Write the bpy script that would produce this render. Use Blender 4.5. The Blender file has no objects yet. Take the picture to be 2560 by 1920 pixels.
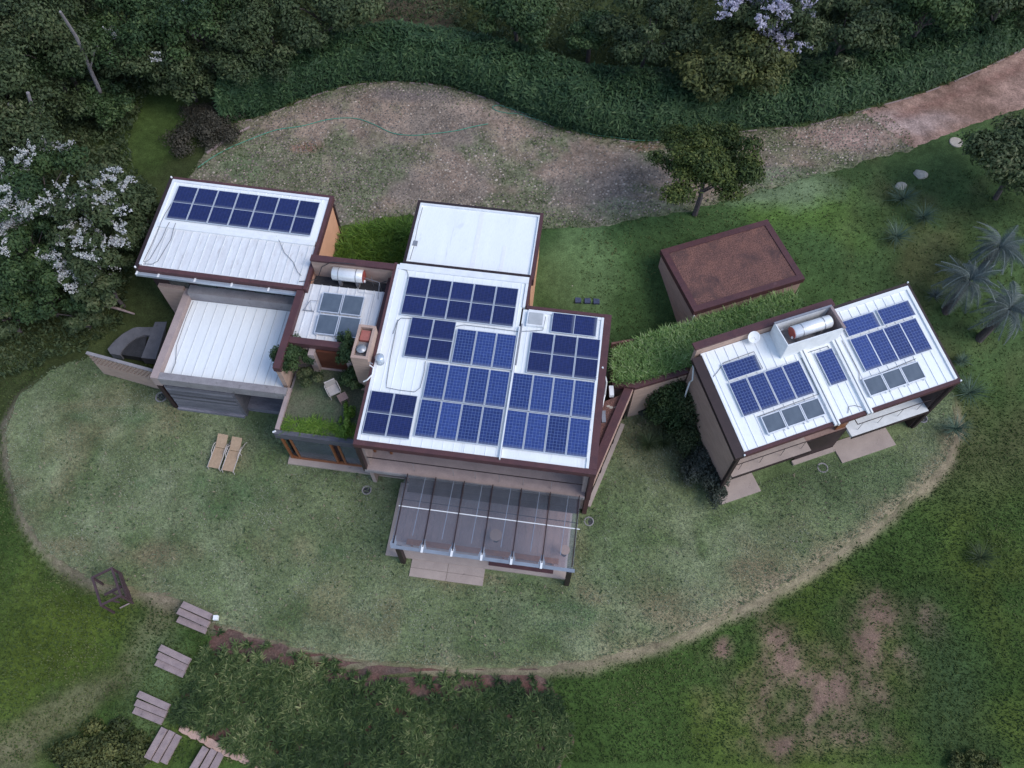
import bpy, math, random
import numpy as np
from mathutils import Vector, Matrix, geometry

rng = np.random.default_rng(7)
random.seed(7)
S = bpy.context.scene
C = S.collection
R_ = math.radians

# ------------------------------------------------------------------ camera, sky, sun, exposure
HC, PITCH, FPX = 41.0, 61.3, 2070.0
cd = bpy.data.cameras.new('camera')
cd.lens = FPX / 2560 * 36.0
cd.sensor_width = 36.0
cd.clip_start = 0.5
cd.clip_end = 2000
cam = bpy.data.objects.new('camera', cd)
C.objects.link(cam)
cam.location = (0, 0, HC)
cam.rotation_euler = (R_(90 - PITCH), 0, 0)
S.camera = cam

SUN_EL, SUN_AZ = 48.0, 112.0          # azimuth from +Y clockwise
w = bpy.data.worlds.new('World')
S.world = w
w.use_nodes = True
nt = w.node_tree
nt.nodes.clear()
wo = nt.nodes.new('ShaderNodeOutputWorld')
bg = nt.nodes.new('ShaderNodeBackground')
sky = nt.nodes.new('ShaderNodeTexSky')
sky.sky_type = 'NISHITA'
sky.sun_disc = False
sky.sun_elevation = R_(SUN_EL)
sky.sun_rotation = R_(SUN_AZ)
sky.air_density = 1.0
sky.dust_density = 1.0
sky.ozone_density = 1.0
hsv = nt.nodes.new('ShaderNodeHueSaturation')
hsv.inputs['Saturation'].default_value = 0.96
nt.links.new(sky.outputs[0], hsv.inputs['Color'])
nt.links.new(hsv.outputs[0], bg.inputs[0])
bg.inputs[1].default_value = 0.15
nt.links.new(bg.outputs[0], wo.inputs[0])
sl = bpy.data.lights.new('sun', 'SUN')
sl.energy = 1.1
sl.angle = R_(32)
sl.color = (1.0, 0.975, 0.95)
sun = bpy.data.objects.new('sun', sl)
C.objects.link(sun)
az, el = R_(SUN_AZ), R_(SUN_EL)
sd = Vector((math.sin(az) * math.cos(el), math.cos(az) * math.cos(el), math.sin(el)))
sun.rotation_euler = sd.to_track_quat('Z', 'Y').to_euler()
sun.location = sd * 60
S.view_settings.view_transform = 'Standard'
S.view_settings.look = 'None'
S.view_settings.exposure = 0.66
S.view_settings.gamma = 1.0
S.view_settings.use_curve_mapping = False

# ------------------------------------------------------------------ survey helpers: photo point + height -> place on site
_t = R_(PITCH)
_F = np.array([0, math.cos(_t), -math.sin(_t)])
_U = np.array([0, math.sin(_t), math.cos(_t)])


def P(sx, sy, z):
    d = np.array([(sx - 1280) / FPX, 0, 0]) - ((sy - 960) / FPX) * _U + _F
    t = (z - HC) / d[2]
    return np.array([0, 0, HC]) + d * t


def F(fx, fy, z):
    k = 2560 / 2212
    return P(fx * k, fy * k, z)


def sm(a, b, x):
    t = np.clip((np.asarray(x, float) - a) / (b - a), 0, 1)
    return t * t * (3 - 2 * t)


def z_base(x, y):
    x = np.asarray(x, float); y = np.asarray(y, float)
    st = 24.0 - 2.5 * sm(1, 6, x)
    t = np.clip((y - st) / (31.5 - st), 0, 1)
    r = t * t * (3 - 2 * t)
    z = 2.6 * r - 0.8 * sm(2, 12, x) * (1 - r)
    return z + 2.5 * sm(38, 62, y)


def poly_sd(poly, x, y):
    """signed distance to polygon, negative inside"""
    x = np.asarray(x, float).ravel(); y = np.asarray(y, float).ravel()
    d = np.full(x.shape, 1e9); ins = np.zeros(x.shape, bool)
    n = len(poly)
    for i in range(n):
        ax, ay = poly[i][:2]; bx, by = poly[(i + 1) % n][:2]
        ex, ey = bx - ax, by - ay
        t = np.clip(((x - ax) * ex + (y - ay) * ey) / (ex * ex + ey * ey + 1e-12), 0, 1)
        d = np.minimum(d, np.hypot(x - ax - t * ex, y - ay - t * ey))
        c = ((ay > y) != (by > y)) & (x < (bx - ax) * (y - ay) / (by - ay + 1e-12) + ax)
        ins ^= c
    return np.where(ins, -d, d)


def G0(fx, fy):
    z = 0.0
    for _ in range(12):
        p = F(fx, fy, z); z = float(z_base(p[0], p[1]))
    return F(fx, fy, z)


LAWN_PX = [(10, 920), (20, 1020), (45, 1105), (100, 1190), (195, 1252), (300, 1272), (380, 1292), (460, 1345), (560, 1375), (680, 1408),
           (800, 1428), (900, 1437), (1030, 1440), (1160, 1440), (1280, 1425), (1400, 1395), (1500, 1358), (1600, 1310), (1700, 1262),
           (1800, 1198), (1900, 1128), (1980, 1060), (2040, 1000), (2070, 930), (2060, 850), (1990, 790), (1560, 760), (1320, 800),
           (900, 790), (560, 800), (400, 850), (330, 835), (190, 770), (110, 795), (45, 850)]
LAWN = [G0(*q) for q in LAWN_PX]


def zt(x, y):
    """terrain height"""
    x = np.asarray(x, float); y = np.asarray(y, float)
    sh = x.shape
    z = z_base(x, y).ravel()
    d = poly_sd(LAWN, x, y)
    front = 1 - sm(20, 26, y.ravel())
    z = z - front * (0.38 * sm(0.0, 0.55, d) + 0.07 * np.clip(d - 0.5, 0, 25))
    return z.reshape(sh) if sh else float(z[0])


def G(fx, fy):
    z = 0.0
    for _ in range(14):
        p = F(fx, fy, z); z = float(zt(p[0], p[1]))
    return F(fx, fy, z)


def GS(sx, sy):
    return G(sx * 2212 / 2560, sy * 2212 / 2560)


class Frame:
    def __init__(s, ox, oy, yaw):
        s.o = (ox, oy); s.yaw = R_(yaw)
        s.u = np.array([math.cos(s.yaw), math.sin(s.yaw)]); s.v = np.array([-s.u[1], s.u[0]])

    def w(s, a, b, z=0.0):
        p = np.array(s.o) + s.u * a + s.v * b
        return np.array([p[0], p[1], z])

    def inv(s, p):
        d = np.array(p[:2]) - np.array(s.o)
        return float(d @ s.u), float(d @ s.v)


WF = Frame(0, 0, 0)
MF = Frame(-7.487, 16.385, -7.8)      # main house group
RF = Frame(11.207, 16.252, 19.1)      # guest house group
FR_OF = {}

# ------------------------------------------------------------------ object helpers


def thing(name, label, cat, frame, base, group=None):
    o = bpy.data.objects.new(name, None)
    C.objects.link(o)
    o.empty_display_size = 0.3
    o.location = frame.w(*base)
    o.rotation_euler = (0, 0, frame.yaw)
    o['label'] = label; o['category'] = cat
    if group: o['group'] = group
    FR_OF[o.name] = (frame, tuple(base))
    return o


class MB:
    def __init__(s):
        s.v = []; s.f = []; s.mi = []

    def add(s, vs, fs):
        b = len(s.v)
        s.v += [tuple(float(c) for c in q) for q in vs]
        s.f += [tuple(b + i for i in q) for q in fs]
        return s

    def box(s, x0, x1, y0, y1, z0, z1):
        return s.add([(x0, y0, z0), (x1, y0, z0), (x1, y1, z0), (x0, y1, z0), (x0, y0, z1), (x1, y0, z1), (x1, y1, z1), (x0, y1, z1)],
                     [(0, 3, 2, 1), (4, 5, 6, 7), (0, 1, 5, 4), (1, 2, 6, 5), (2, 3, 7, 6), (3, 0, 4, 7)])

    def sbox(s, x0, x1, y0, y1, zb, zt_):
        """box whose bottom/top heights are functions of (x,y)"""
        c = [(x0, y0), (x1, y0), (x1, y1), (x0, y1)]
        return s.add([(x, y, zb(x, y)) for x, y in c] + [(x, y, zt_(x, y)) for x, y in c],
                     [(0, 3, 2, 1), (4, 5, 6, 7), (0, 1, 5, 4), (1, 2, 6, 5), (2, 3, 7, 6), (3, 0, 4, 7)])

    def prism(s, poly, z0, z1):
        n = len(poly)
        a = sum(poly[i][0] * poly[(i + 1) % n][1] - poly[(i + 1) % n][0] * poly[i][1] for i in range(n))
        if a < 0: poly = poly[::-1]
        vs = [(q[0], q[1], z0) for q in poly] + [(q[0], q[1], z1) for q in poly]
        fs = [tuple(range(n - 1, -1, -1)), tuple(range(n, 2 * n))] + [(i, (i + 1) % n, n + (i + 1) % n, n + i) for i in range(n)]
        return s.add(vs, fs)

    def beam(s, a, b, wd, ht, up=(0, 0, 1)):
        a = Vector(a); b = Vector(b); d = (b - a).normalized(); up = Vector(up)
        x = d.cross(up)
        if x.length < 1e-4: x = d.cross(Vector((0, 1, 0)))
        x.normalize(); y = x.cross(d).normalized()
        vs = []
        for p in (a, b):
            for sx, sy in ((-1, -1), (1, -1), (1, 1), (-1, 1)):
                vs.append(p + x * (sx * wd / 2) + y * (sy * ht / 2))
        return s.add(vs, [(0, 1, 2, 3), (7, 6, 5, 4), (0, 4, 5, 1), (1, 5, 6, 2), (2, 6, 7, 3), (3, 7, 4, 0)])

    def tube(s, path, r, n=6, cap=True):
        path = [Vector(q) for q in path]
        rs = r if isinstance(r, (list, tuple)) else [r] * len(path)
        prev = None; rings = []
        for i, q in enumerate(path):
            d = (path[min(i + 1, len(path) - 1)] - path[max(i - 1, 0)]).normalized()
            if prev is None:
                x = d.orthogonal().normalized()
            else:
                x = (prev - d * prev.dot(d)).normalized()
            prev = x; y = d.cross(x)
            rings.append([q + (x * math.cos(2 * math.pi * k / n) + y * math.sin(2 * math.pi * k / n)) * rs[i] for k in range(n)])
        vs = [v for rg in rings for v in rg]
        fs = []
        for i in range(len(path) - 1):
            for k in range(n):
                fs.append((i * n + k, i * n + (k + 1) % n, (i + 1) * n + (k + 1) % n, (i + 1) * n + k))
        if cap:
            fs.append(tuple(range(n - 1, -1, -1))); fs.append(tuple((len(path) - 1) * n + k for k in range(n)))
        return s.add(vs, fs)

    def lathe(s, prof, c=(0, 0, 0), n=16):
        vs = []; m = len(prof)
        for k in range(n):
            a = 2 * math.pi * k / n
            for r, z in prof: vs.append((c[0] + r * math.cos(a), c[1] + r * math.sin(a), c[2] + z))
        fs = []
        for k in range(n):
            for j in range(m - 1):
                fs.append((k * m + j, ((k + 1) % n) * m + j, ((k + 1) % n) * m + j + 1, k * m + j + 1))
        return s.add(vs, fs)

    def build(s, name, mat, parent=None, smooth=False):
        off = (0, 0, 0)
        root = parent
        while root is not None and root.parent is not None: root = root.parent
        if root is not None and root.name in FR_OF: off = FR_OF[root.name][1]
        me = bpy.data.meshes.new(name)
        me.from_pydata([(v[0] - off[0], v[1] - off[1], v[2] - off[2]) for v in s.v], [], s.f)
        me.materials.append(mat)
        if smooth: me.polygons.foreach_set('use_smooth', [True] * len(me.polygons))
        me.update()
        o = bpy.data.objects.new(name, me)
        C.objects.link(o)
        o.parent = parent
        return o


def solo(mb, name, mat, label, cat, frame, base, group=None, smooth=False):
    """a top-level thing that is one mesh, given in frame coordinates"""
    mb2 = MB(); mb2.v = [(v[0] - base[0], v[1] - base[1], v[2] - base[2]) for v in mb.v]; mb2.f = mb.f
    o = mb2.build(name, mat, None, smooth)
    o.location = frame.w(*base); o.rotation_euler = (0, 0, frame.yaw)
    o['label'] = label; o['category'] = cat
    if group: o['group'] = group
    return o


def np_mesh(name, V, Q, mat, parent=None, tint=None, col=None, loc=None):
    V = np.asarray(V, np.float32).reshape(-1, 3); Q = np.asarray(Q, np.int32)
    k = Q.shape[1]
    me = bpy.data.meshes.new(name)
    me.vertices.add(len(V)); me.vertices.foreach_set('co', V.ravel())
    me.loops.add(Q.size); me.loops.foreach_set('vertex_index', Q.ravel())
    me.polygons.add(len(Q)); me.polygons.foreach_set('loop_start', np.arange(0, Q.size, k, dtype=np.int32))
    me.materials.append(mat)
    if tint is not None:
        a = me.attributes.new('tint', 'FLOAT', 'POINT'); a.data.foreach_set('value', np.asarray(tint, np.float32))
    if col is not None:
        a = me.attributes.new('col', 'FLOAT_COLOR', 'POINT')
        cc = np.ones((len(V), 4), np.float32); cc[:, :3] = col; a.data.foreach_set('color', cc.ravel())
    me.update(calc_edges=True)
    o = bpy.data.objects.new(name, me)
    C.objects.link(o)
    if parent is not None: o.parent = parent
    if loc is not None: o.location = loc
    return o


def kind(o, k):
    o['kind'] = k
    return o


def copy_tree(o, parent=None):
    c = o.copy(); C.objects.link(c); c.parent = parent
    for ch in list(o.children): copy_tree(ch, c)
    return c


# ------------------------------------------------------------------ materials


def new_mat(name):
    m = bpy.data.materials.new(name); m.use_nodes = True
    n = m.node_tree; b = n.nodes['Principled BSDF']
    return m, n, b


def nd(n, t, **kw):
    x = n.nodes.new(t)
    for k, v in kw.items(): setattr(x, k, v)
    return x


def mixc(n, fac, a, b, mode='MIX'):
    x = nd(n, 'ShaderNodeMix', data_type='RGBA', blend_type=mode)
    for sck, val in ((x.inputs['Factor'], fac), (x.inputs[6], a), (x.inputs[7], b)):
        if isinstance(val, bpy.types.NodeSocket): n.links.new(val, sck)
        elif isinstance(val, (int, float)): sck.default_value = val
        else: sck.default_value = (*val[:3], 1)
    return x.outputs[2]


def noise(n, scale, detail=4, rough=0.55, vec=None, dist=0.0):
    x = nd(n, 'ShaderNodeTexNoise'); x.inputs['Scale'].default_value = scale
    x.inputs['Detail'].default_value = detail; x.inputs['Roughness'].default_value = rough
    x.inputs['Distortion'].default_value = dist
    if vec is not None: n.links.new(vec, x.inputs['Vector'])
    return x.outputs['Fac']


def ramp(n, fac, stops):
    x = nd(n, 'ShaderNodeValToRGB'); e = x.color_ramp.elements
    e[0].position, e[1].position = stops[0][0], stops[-1][0]
    while len(e) < len(stops): e.new(0.5)
    for i, (p, c) in enumerate(stops):
        e[i].position = p
        e[i].color = (c, c, c, 1) if isinstance(c, (int, float)) else (*c, 1)
    n.links.new(fac, x.inputs[0])
    return x.outputs[0]


def coord(n, which='Object', scale=None):
    tc = nd(n, 'ShaderNodeTexCoord'); v = tc.outputs[which]
    if scale:
        mp = nd(n, 'ShaderNodeMapping'); mp.inputs['Scale'].default_value = scale
        n.links.new(v, mp.inputs[0]); v = mp.outputs[0]
    return v


def bump(n, b, h, strength=0.3, dist=0.02):
    x = nd(n, 'ShaderNodeBump'); x.inputs['Strength'].default_value = strength; x.inputs['Distance'].default_value = dist
    n.links.new(h, x.inputs['Height']); n.links.new(x.outputs[0], b.inputs['Normal'])


def pmat(name, c1, c2, scale=3.0, rough=0.6, fine=30.0, fine_amt=0.25, bmp=0.2, metal=0.0, stretch=None, stain=None, stain_scale=1.2, stain_lo=0.55):
    m, n, b = new_mat(name)
    v = coord(n, 'Object', stretch)
    f = ramp(n, noise(n, scale, 5, 0.6, v), [(0.3, 0.0), (0.7, 1.0)])
    c = mixc(n, f, c1, c2)
    g = noise(n, fine, 3, 0.6, v)
    gm = ramp(n, g, [(0.25, 1 - fine_amt), (0.75, 1 + fine_amt)])
    c = mixc(n, 1.0, c, gm, 'MULTIPLY')
    if stain:
        sf = ramp(n, noise(n, stain_scale, 6, 0.65, v, 0.4), [(stain_lo, 0.0), (min(stain_lo + 0.17, .99), 1.0)])
        c = mixc(n, sf, c, stain)
    n.links.new(c, b.inputs['Base Color'])
    b.inputs['Roughness'].default_value = rough; b.inputs['Metallic'].default_value = metal
    b.inputs['Specular IOR Level'].default_value = 0.3
    if bmp: bump(n, b, g, bmp)
    return m


M = {}
M['roof'] = pmat('white_roof', (.84, .86, .86), (.78, .80, .81), 1.6, .45, 18, .05, .05, stretch=(1.3, .22, 1), stain=(.62, .63, .62), stain_scale=1.7, stain_lo=.6)
M['roof_old'] = pmat('weathered_white_roof', (.74, .75, .76), (.62, .61, .62), 2.5, .5, 16, .08, .05, stretch=(1.6, .3, 1), stain=(.42, .38, .36), stain_scale=2.2, stain_lo=.6)
M['trim'] = pmat('white_trim', (.80, .81, .82), (.68, .69, .70), 2, .4, 20, .05, 0, stain=(.45, .44, .43), stain_scale=3, stain_lo=.66)
M['seamline'] = pmat('grey_seam', (.64, .67, .68), (.56, .58, .59), 4, .5, 20, .1, 0)
M['brown'] = pmat('brown_beam', (.105, .045, .046), (.075, .035, .040), 2.0, .55, 25, .2, .1, stain=(.16, .09, .09), stain_scale=2.5, stain_lo=.62)
M['dark'] = pmat('dark_brown_beam', (.040, .024, .026), (.028, .018, .020), 2.0, .5, 25, .2, .1)
M['conc'] = pmat('pink_concrete', (.40, .31, .29), (.32, .25, .24), 1.8, .8, 25, .12, .2, stain=(.10, .085, .085), stain_scale=2.2, stain_lo=.66)
M['concgrey'] = pmat('grey_concrete', (.30, .28, .285), (.22, .20, .21), 1.8, .85, 25, .15, .2, stain=(.07, .065, .065), stain_scale=2.5, stain_lo=.6)
M['darkconc'] = pmat('shaded_concrete', (.155, .155, .175), (.11, .11, .125), 1.8, .85, 25, .15, .2, stain=(.05, .05, .05), stain_scale=2.5, stain_lo=.6)  # grey concrete again, with the shade of the left yard put into its colour
M['orange'] = pmat('orange_plaster', (.70, .38, .23), (.62, .33, .20), 1.5, .8, 30, .06, .1)
M['brickwall'] = pmat('pink_plaster', (.46, .325, .265), (.37, .26, .215), 2.5, .85, 35, .16, .3, stretch=(.5, .5, 2.2), stain=(.22, .16, .14), stain_scale=1.1, stain_lo=.6)
M['terra'] = pmat('reddish_soil', (.195, .095, .075), (.125, .066, .058), 1.4, .95, 16, .75, .9, stain=(.085, .05, .048), stain_scale=.8, stain_lo=.5)
M['silver'] = pmat('silver_gutter', (.55, .60, .66), (.45, .50, .57), 4, .3, 20, .08, 0, metal=.5)
M['alu'] = pmat('aluminium_frame', (.66, .69, .74), (.58, .61, .67), 4, .35, 20, .05, 0, metal=.35)
M['steel'] = pmat('dull_steel', (.38, .38, .40), (.28, .28, .30), 4, .4, 20, .1, 0, metal=.5)
M['greypipe'] = pmat('grey_cable', (.13, .13, .14), (.09, .09, .10), 4, .5, 20, .1, 0)
M['black'] = pmat('black_membrane', (.030, .030, .034), (.055, .055, .06), 3, .6, 20, .3, .2, stain=(.25, .24, .25), stain_scale=3, stain_lo=.68)
M['wood'] = pmat('orange_wood', (.27, .105, .045), (.19, .07, .032), 3, .5, 30, .2, .1, stretch=(1, 1, 4))
M['doorwood'] = pmat('dark_red_door', (.135, .045, .026), (.095, .032, .020), 3, .5, 30, .2, .1, stretch=(1, 1, 4))
M['greywood'] = pmat('weathered_boards', (.17, .165, .19), (.085, .085, .105), 2.2, .8, 22, .35, .4, stretch=(.35, 2, 6))
_gm = M['greywood'].node_tree
_oi = nd(_gm, 'ShaderNodeObjectInfo')
_b = _gm.nodes['Principled BSDF']; _src = _b.inputs['Base Color'].links[0].from_socket
_gm.links.new(mixc(_gm, 1.0, _src, ramp(_gm, _oi.outputs['Random'], [(0, .6), (1, 1.5)]), 'MULTIPLY'), _b.inputs['Base Color'])
M['sleeper'] = pmat('weathered_sleeper', (.34, .26, .25), (.25, .19, .19), 2.5, .85, 25, .2, .4, stain=(.07, .06, .06), stain_scale=3, stain_lo=.62)
M['framewood'] = pmat('dark_red_timber', (.085, .050, .055), (.055, .034, .040), 4, .7, 25, .2, .3)
M['wicker'] = pmat('tan_wicker', (.43, .30, .20), (.36, .25, .165), 6, .7, 90, .3, .5)
M['wickergrey'] = pmat('pale_wicker', (.50, .45, .43), (.42, .38, .36), 6, .7, 90, .25, .5)
M['slab'] = pmat('beige_slab', (.42, .34, .30), (.35, .28, .25), 1.5, .85, 30, .12, .2, stain=(.2, .16, .15), stain_scale=2, stain_lo=.64)
M['stone'] = pmat('pale_stone', (.50, .44, .37), (.38, .33, .28), 4, .85, 25, .2, .4)
M['edging'] = pmat('pink_sandstone', (.50, .33, .26), (.40, .26, .21), 3, .85, 20, .2, .5)
M['trunk'] = pmat('bark', (.115, .095, .095), (.065, .052, .052), 6, .9, 30, .3, .6)
M['paletrunk'] = pmat('pale_bark', (.26, .235, .25), (.17, .155, .165), 5, .9, 25, .25, .5)
M['red'] = pmat('red_paint', (.36, .08, .06), (.28, .06, .05), 4, .5, 20, .2, 0)
M['redpale'] = pmat('terracotta_lid', (.40, .14, .11), (.33, .11, .09), 4, .7, 20, .15, .1)
M['tank'] = pmat('steel_tank', (.80, .80, .80), (.72, .73, .75), 3, .3, 20, .05, 0, metal=.25)
M['tile'] = pmat('blue_grey_tile', (.07, .085, .15), (.05, .06, .11), 4, .7, 20, .2, .1)
M['hose'] = pmat('green_hose', (.10, .30, .21), (.08, .24, .17), 4, .4, 20, .1, 0)
M['deck'] = pmat('brown_deck', (.33, .22, .19), (.26, .17, .15), 2, .7, 30, .2, .1, stretch=(1, .3, 1))
M['whiteplain'] = pmat('white_paint', (.82, .82, .82), (.76, .76, .77), 4, .4, 20, .04, 0)
M['tabletop'] = pmat('orange_table_top', (.42, .27, .20), (.37, .235, .17), 5, .6, 20, .1, 0)


def glass_mat(name, tint, rough, alpha):
    m, n, b = new_mat(name)
    n.nodes.remove(b)
    out = n.nodes['Material Output']
    tr = nd(n, 'ShaderNodeBsdfTransparent'); tr.inputs[0].default_value = (*tint, 1)
    gl = nd(n, 'ShaderNodeBsdfGlossy'); gl.inputs['Roughness'].default_value = rough
    df = nd(n, 'ShaderNodeBsdfDiffuse')
    v = coord(n, 'Object')
    dirt = ramp(n, noise(n, .8, 5, .6, v, .5), [(.3, alpha * .55), (.8, alpha)])  # dirt film; on clear panes also a painted blue-grey sky reflection
    df.inputs[0].default_value = (.36, .41, .49, 1)
    lw = nd(n, 'ShaderNodeLayerWeight'); lw.inputs[0].default_value = .3
    a = nd(n, 'ShaderNodeMixShader'); n.links.new(lw.outputs['Fresnel'], a.inputs[0])
    n.links.new(tr.outputs[0], a.inputs[1]); n.links.new(gl.outputs[0], a.inputs[2])
    c = nd(n, 'ShaderNodeMixShader'); n.links.new(dirt, c.inputs[0])
    n.links.new(a.outputs[0], c.inputs[1]); n.links.new(df.outputs[0], c.inputs[2])
    n.links.new(c.outputs[0], out.inputs[0])
    return m


M['pergglass'] = glass_mat('dusty_sheen_glass', (.94, .96, .99), .04, .14)
M['grimy'] = glass_mat('grimy_glass_edge', (.85, .87, .88), .2, .75)
M['winglass'] = pmat('window_glass', (.035, .045, .045), (.05, .06, .055), 1.2, .08, 8, .05, 0)
M['winglass'].node_tree.nodes['Principled BSDF'].inputs['Specular IOR Level'].default_value = .8


def panel_mat(name, base, var, line, px, py, lw, rough):
    """solar cells: fine grid of cells printed on the laminate"""
    m, n, b = new_mat(name)
    v = coord(n, 'Object')
    sp = nd(n, 'ShaderNodeSeparateXYZ'); n.links.new(v, sp.inputs[0])

    def grid(sock, pitch):
        a = nd(n, 'ShaderNodeMath', operation='DIVIDE'); n.links.new(sock, a.inputs[0]); a.inputs[1].default_value = pitch
        f = nd(n, 'ShaderNodeMath', operation='FRACT'); n.links.new(a.outputs[0], f.inputs[0])
        s1 = nd(n, 'ShaderNodeMath', operation='SUBTRACT'); n.links.new(f.outputs[0], s1.inputs[0]); s1.inputs[1].default_value = .5
        ab = nd(n, 'ShaderNodeMath', operation='ABSOLUTE'); n.links.new(s1.outputs[0], ab.inputs[0])
        g = nd(n, 'ShaderNodeMath', operation='GREATER_THAN'); n.links.new(ab.outputs[0], g.inputs[0]); g.inputs[1].default_value = .5 - lw / pitch
        return g.outputs[0]
    mx = nd(n, 'ShaderNodeMath', operation='MAXIMUM')
    n.links.new(grid(sp.outputs[0], px), mx.inputs[0]); n.links.new(grid(sp.outputs[1], py), mx.inputs[1])
    oi = nd(n, 'ShaderNodeObjectInfo')
    c = mixc(n, oi.outputs['Random'], base, var)
    cn = ramp(n, noise(n, 7, 2, .5, v), [(.3, .8), (.7, 1.25)])
    c = mixc(n, 1.0, c, cn, 'MULTIPLY')
    c = mixc(n, mx.outputs[0], c, line)
    # dust towards the lower rim where rain leaves it
    dm = ramp(n, sp.outputs[1], [(0.0, .55), (.16, .0)])
    c = mixc(n, dm, c, (.20, .22, .26))
    n.links.new(c, b.inputs['Base Color'])
    b.inputs['Roughness'].default_value = rough
    b.inputs['Specular IOR Level'].default_value = .5
    return m


M['poly'] = panel_mat('blue_solar_cells', (.014, .028, .115), (.028, .054, .20), (.12, .17, .34), .1585, .1585, .007, .14)
M['mono'] = panel_mat('navy_solar_cells', (.009, .015, .070), (.013, .022, .10), (.04, .05, .13), .182, .091, .006, .16)
M['coll'] = pmat('solar_collector_glass', (.12, .15, .19), (.085, .11, .145), 2, .25, 60, .12, .05, stain=(.03, .035, .05), stain_scale=1.5, stain_lo=.66)


def leaf_mat(name, cols, rough=.6, trans=.25):
    m, n, b = new_mat(name)
    at = nd(n, 'ShaderNodeAttribute', attribute_name='tint')
    k = len(cols)
    c = ramp(n, at.outputs['Fac'], [(i / (k - 1), cols[i]) for i in range(k)])
    n.links.new(c, b.inputs['Base Color'])
    b.inputs['Roughness'].default_value = rough; b.inputs['Specular IOR Level'].default_value = .25
    if trans:
        out = n.nodes['Material Output']
        t = nd(n, 'ShaderNodeBsdfTranslucent'); n.links.new(c, t.inputs[0])
        mx = nd(n, 'ShaderNodeMixShader'); mx.inputs[0].default_value = trans
        n.links.new(b.outputs[0], mx.inputs[1]); n.links.new(t.outputs[0], mx.inputs[2])
        n.links.new(mx.outputs[0], out.inputs[0])
    return m


M['lf_dark'] = leaf_mat('dark_foliage', [(.026, .042, .020), (.048, .072, .032), (.082, .110, .046), (.14, .15, .075)])
M['lf_olive'] = leaf_mat('olive_foliage', [(.030, .042, .018), (.058, .076, .028), (.11, .125, .04), (.18, .18, .06)])
M['lf_tree'] = leaf_mat('fresh_green_foliage', [(.022, .040, .013), (.046, .072, .020), (.090, .118, .028), (.17, .185, .05)])
M['lf_mid'] = leaf_mat('green_foliage', [(.020, .042, .018), (.038, .072, .028), (.066, .110, .038), (.12, .16, .06)])
M['lf_hedge'] = leaf_mat('hedge_foliage', [(.018, .040, .018), (.034, .073, .031), (.062, .115, .046), (.12, .175, .072)])
M['lf_strap'] = leaf_mat('strappy_foliage', [(.022, .042, .014), (.046, .078, .024), (.095, .138, .042), (.30, .31, .14)])
M['lf_grassy'] = leaf_mat('planter_grass', [(.06, .12, .035), (.14, .25, .07), (.26, .39, .13), (.46, .55, .28)])
M['lf_bright'] = leaf_mat('yellow_green_foliage', [(.05, .10, .015), (.10, .19, .025), (.17, .28, .04), (.25, .34, .08)])
M['lf_blue'] = leaf_mat('silver_blue_fronds', [(.065, .088, .082), (.115, .145, .138), (.19, .22, .21), (.42, .42, .37)])
M['lf_agave'] = leaf_mat('grey_green_blades', [(.035, .065, .045), (.075, .12, .085), (.12, .18, .13), (.25, .30, .24)])
M['lf_grey'] = leaf_mat('grey_bush_foliage', [(.028, .036, .028), (.048, .060, .046), (.075, .088, .070), (.13, .14, .12)])
M['lf_dry'] = leaf_mat('dry_brush', [(.03, .030, .022), (.055, .052, .038), (.085, .076, .056), (.13, .11, .085)])
M['flower'] = leaf_mat('white_lilac_blossom', [(.42, .44, .40), (.52, .54, .50), (.60, .57, .60), (.72, .71, .72)], .7, .3)
M['lilac'] = leaf_mat('lilac_blossom', [(.36, .34, .46), (.46, .43, .55), (.56, .53, .63), (.70, .68, .74)], .7, .3)
M['lf_lawn'] = leaf_mat('lawn_blades', [(.13, .12, .078), (.11, .15, .080), (.175, .215, .125), (.31, .32, .23)], .8, .2)
M['lf_clump'] = leaf_mat('coarse_clumps', [(.045, .075, .032), (.07, .105, .045), (.15, .13, .085), (.27, .235, .16)], .8, .2)
M['lf_weed'] = leaf_mat('weed_blades', [(.07, .085, .035), (.09, .125, .045), (.13, .165, .065), (.22, .23, .12)], .8, .2)
M['lf_cover'] = leaf_mat('ground_cover_blades', [(.028, .048, .014), (.047, .077, .020), (.075, .108, .030), (.14, .155, .06)], .8, .2)


def ground_mat(name, attr=True, c1=(.1, .1, .1), c2=(.2, .2, .2), s1=.35, s2=2.5, fine=14, bmp=.5, patch=None, patch_lo=.58, patch_scale=.22):
    m, n, b = new_mat(name)
    v = coord(n, 'Object')
    f = ramp(n, noise(n, s1, 6, .6, v, .3), [(.32, 0), (.68, 1)])
    c = mixc(n, f, c1, c2)
    if attr:
        at = nd(n, 'ShaderNodeAttribute', attribute_name='col')
        c = mixc(n, 1.0, at.outputs['Color'], ramp(n, noise(n, s1, 6, .6, v, .3), [(.3, .72), (.7, 1.3)]), 'MULTIPLY')
    g2 = ramp(n, noise(n, s2, 6, .65, v), [(.28, .70), (.72, 1.32)])
    c = mixc(n, 1.0, c, g2, 'MULTIPLY')
    if patch:
        pf = ramp(n, noise(n, patch_scale, 7, .68, v, .6), [(patch_lo, 0), (patch_lo + .14, .75)])
        c = mixc(n, pf, c, patch)
    g = noise(n, fine, 5, .75, v)
    c = mixc(n, 1.0, c, ramp(n, g, [(.28, .5), (.72, 1.5)]), 'MULTIPLY')
    n.links.new(c, b.inputs['Base Color'])
    b.inputs['Roughness'].default_value = .95; b.inputs['Specular IOR Level'].default_value = .1
    bump(n, b, g, bmp, .05)
    return m


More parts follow.
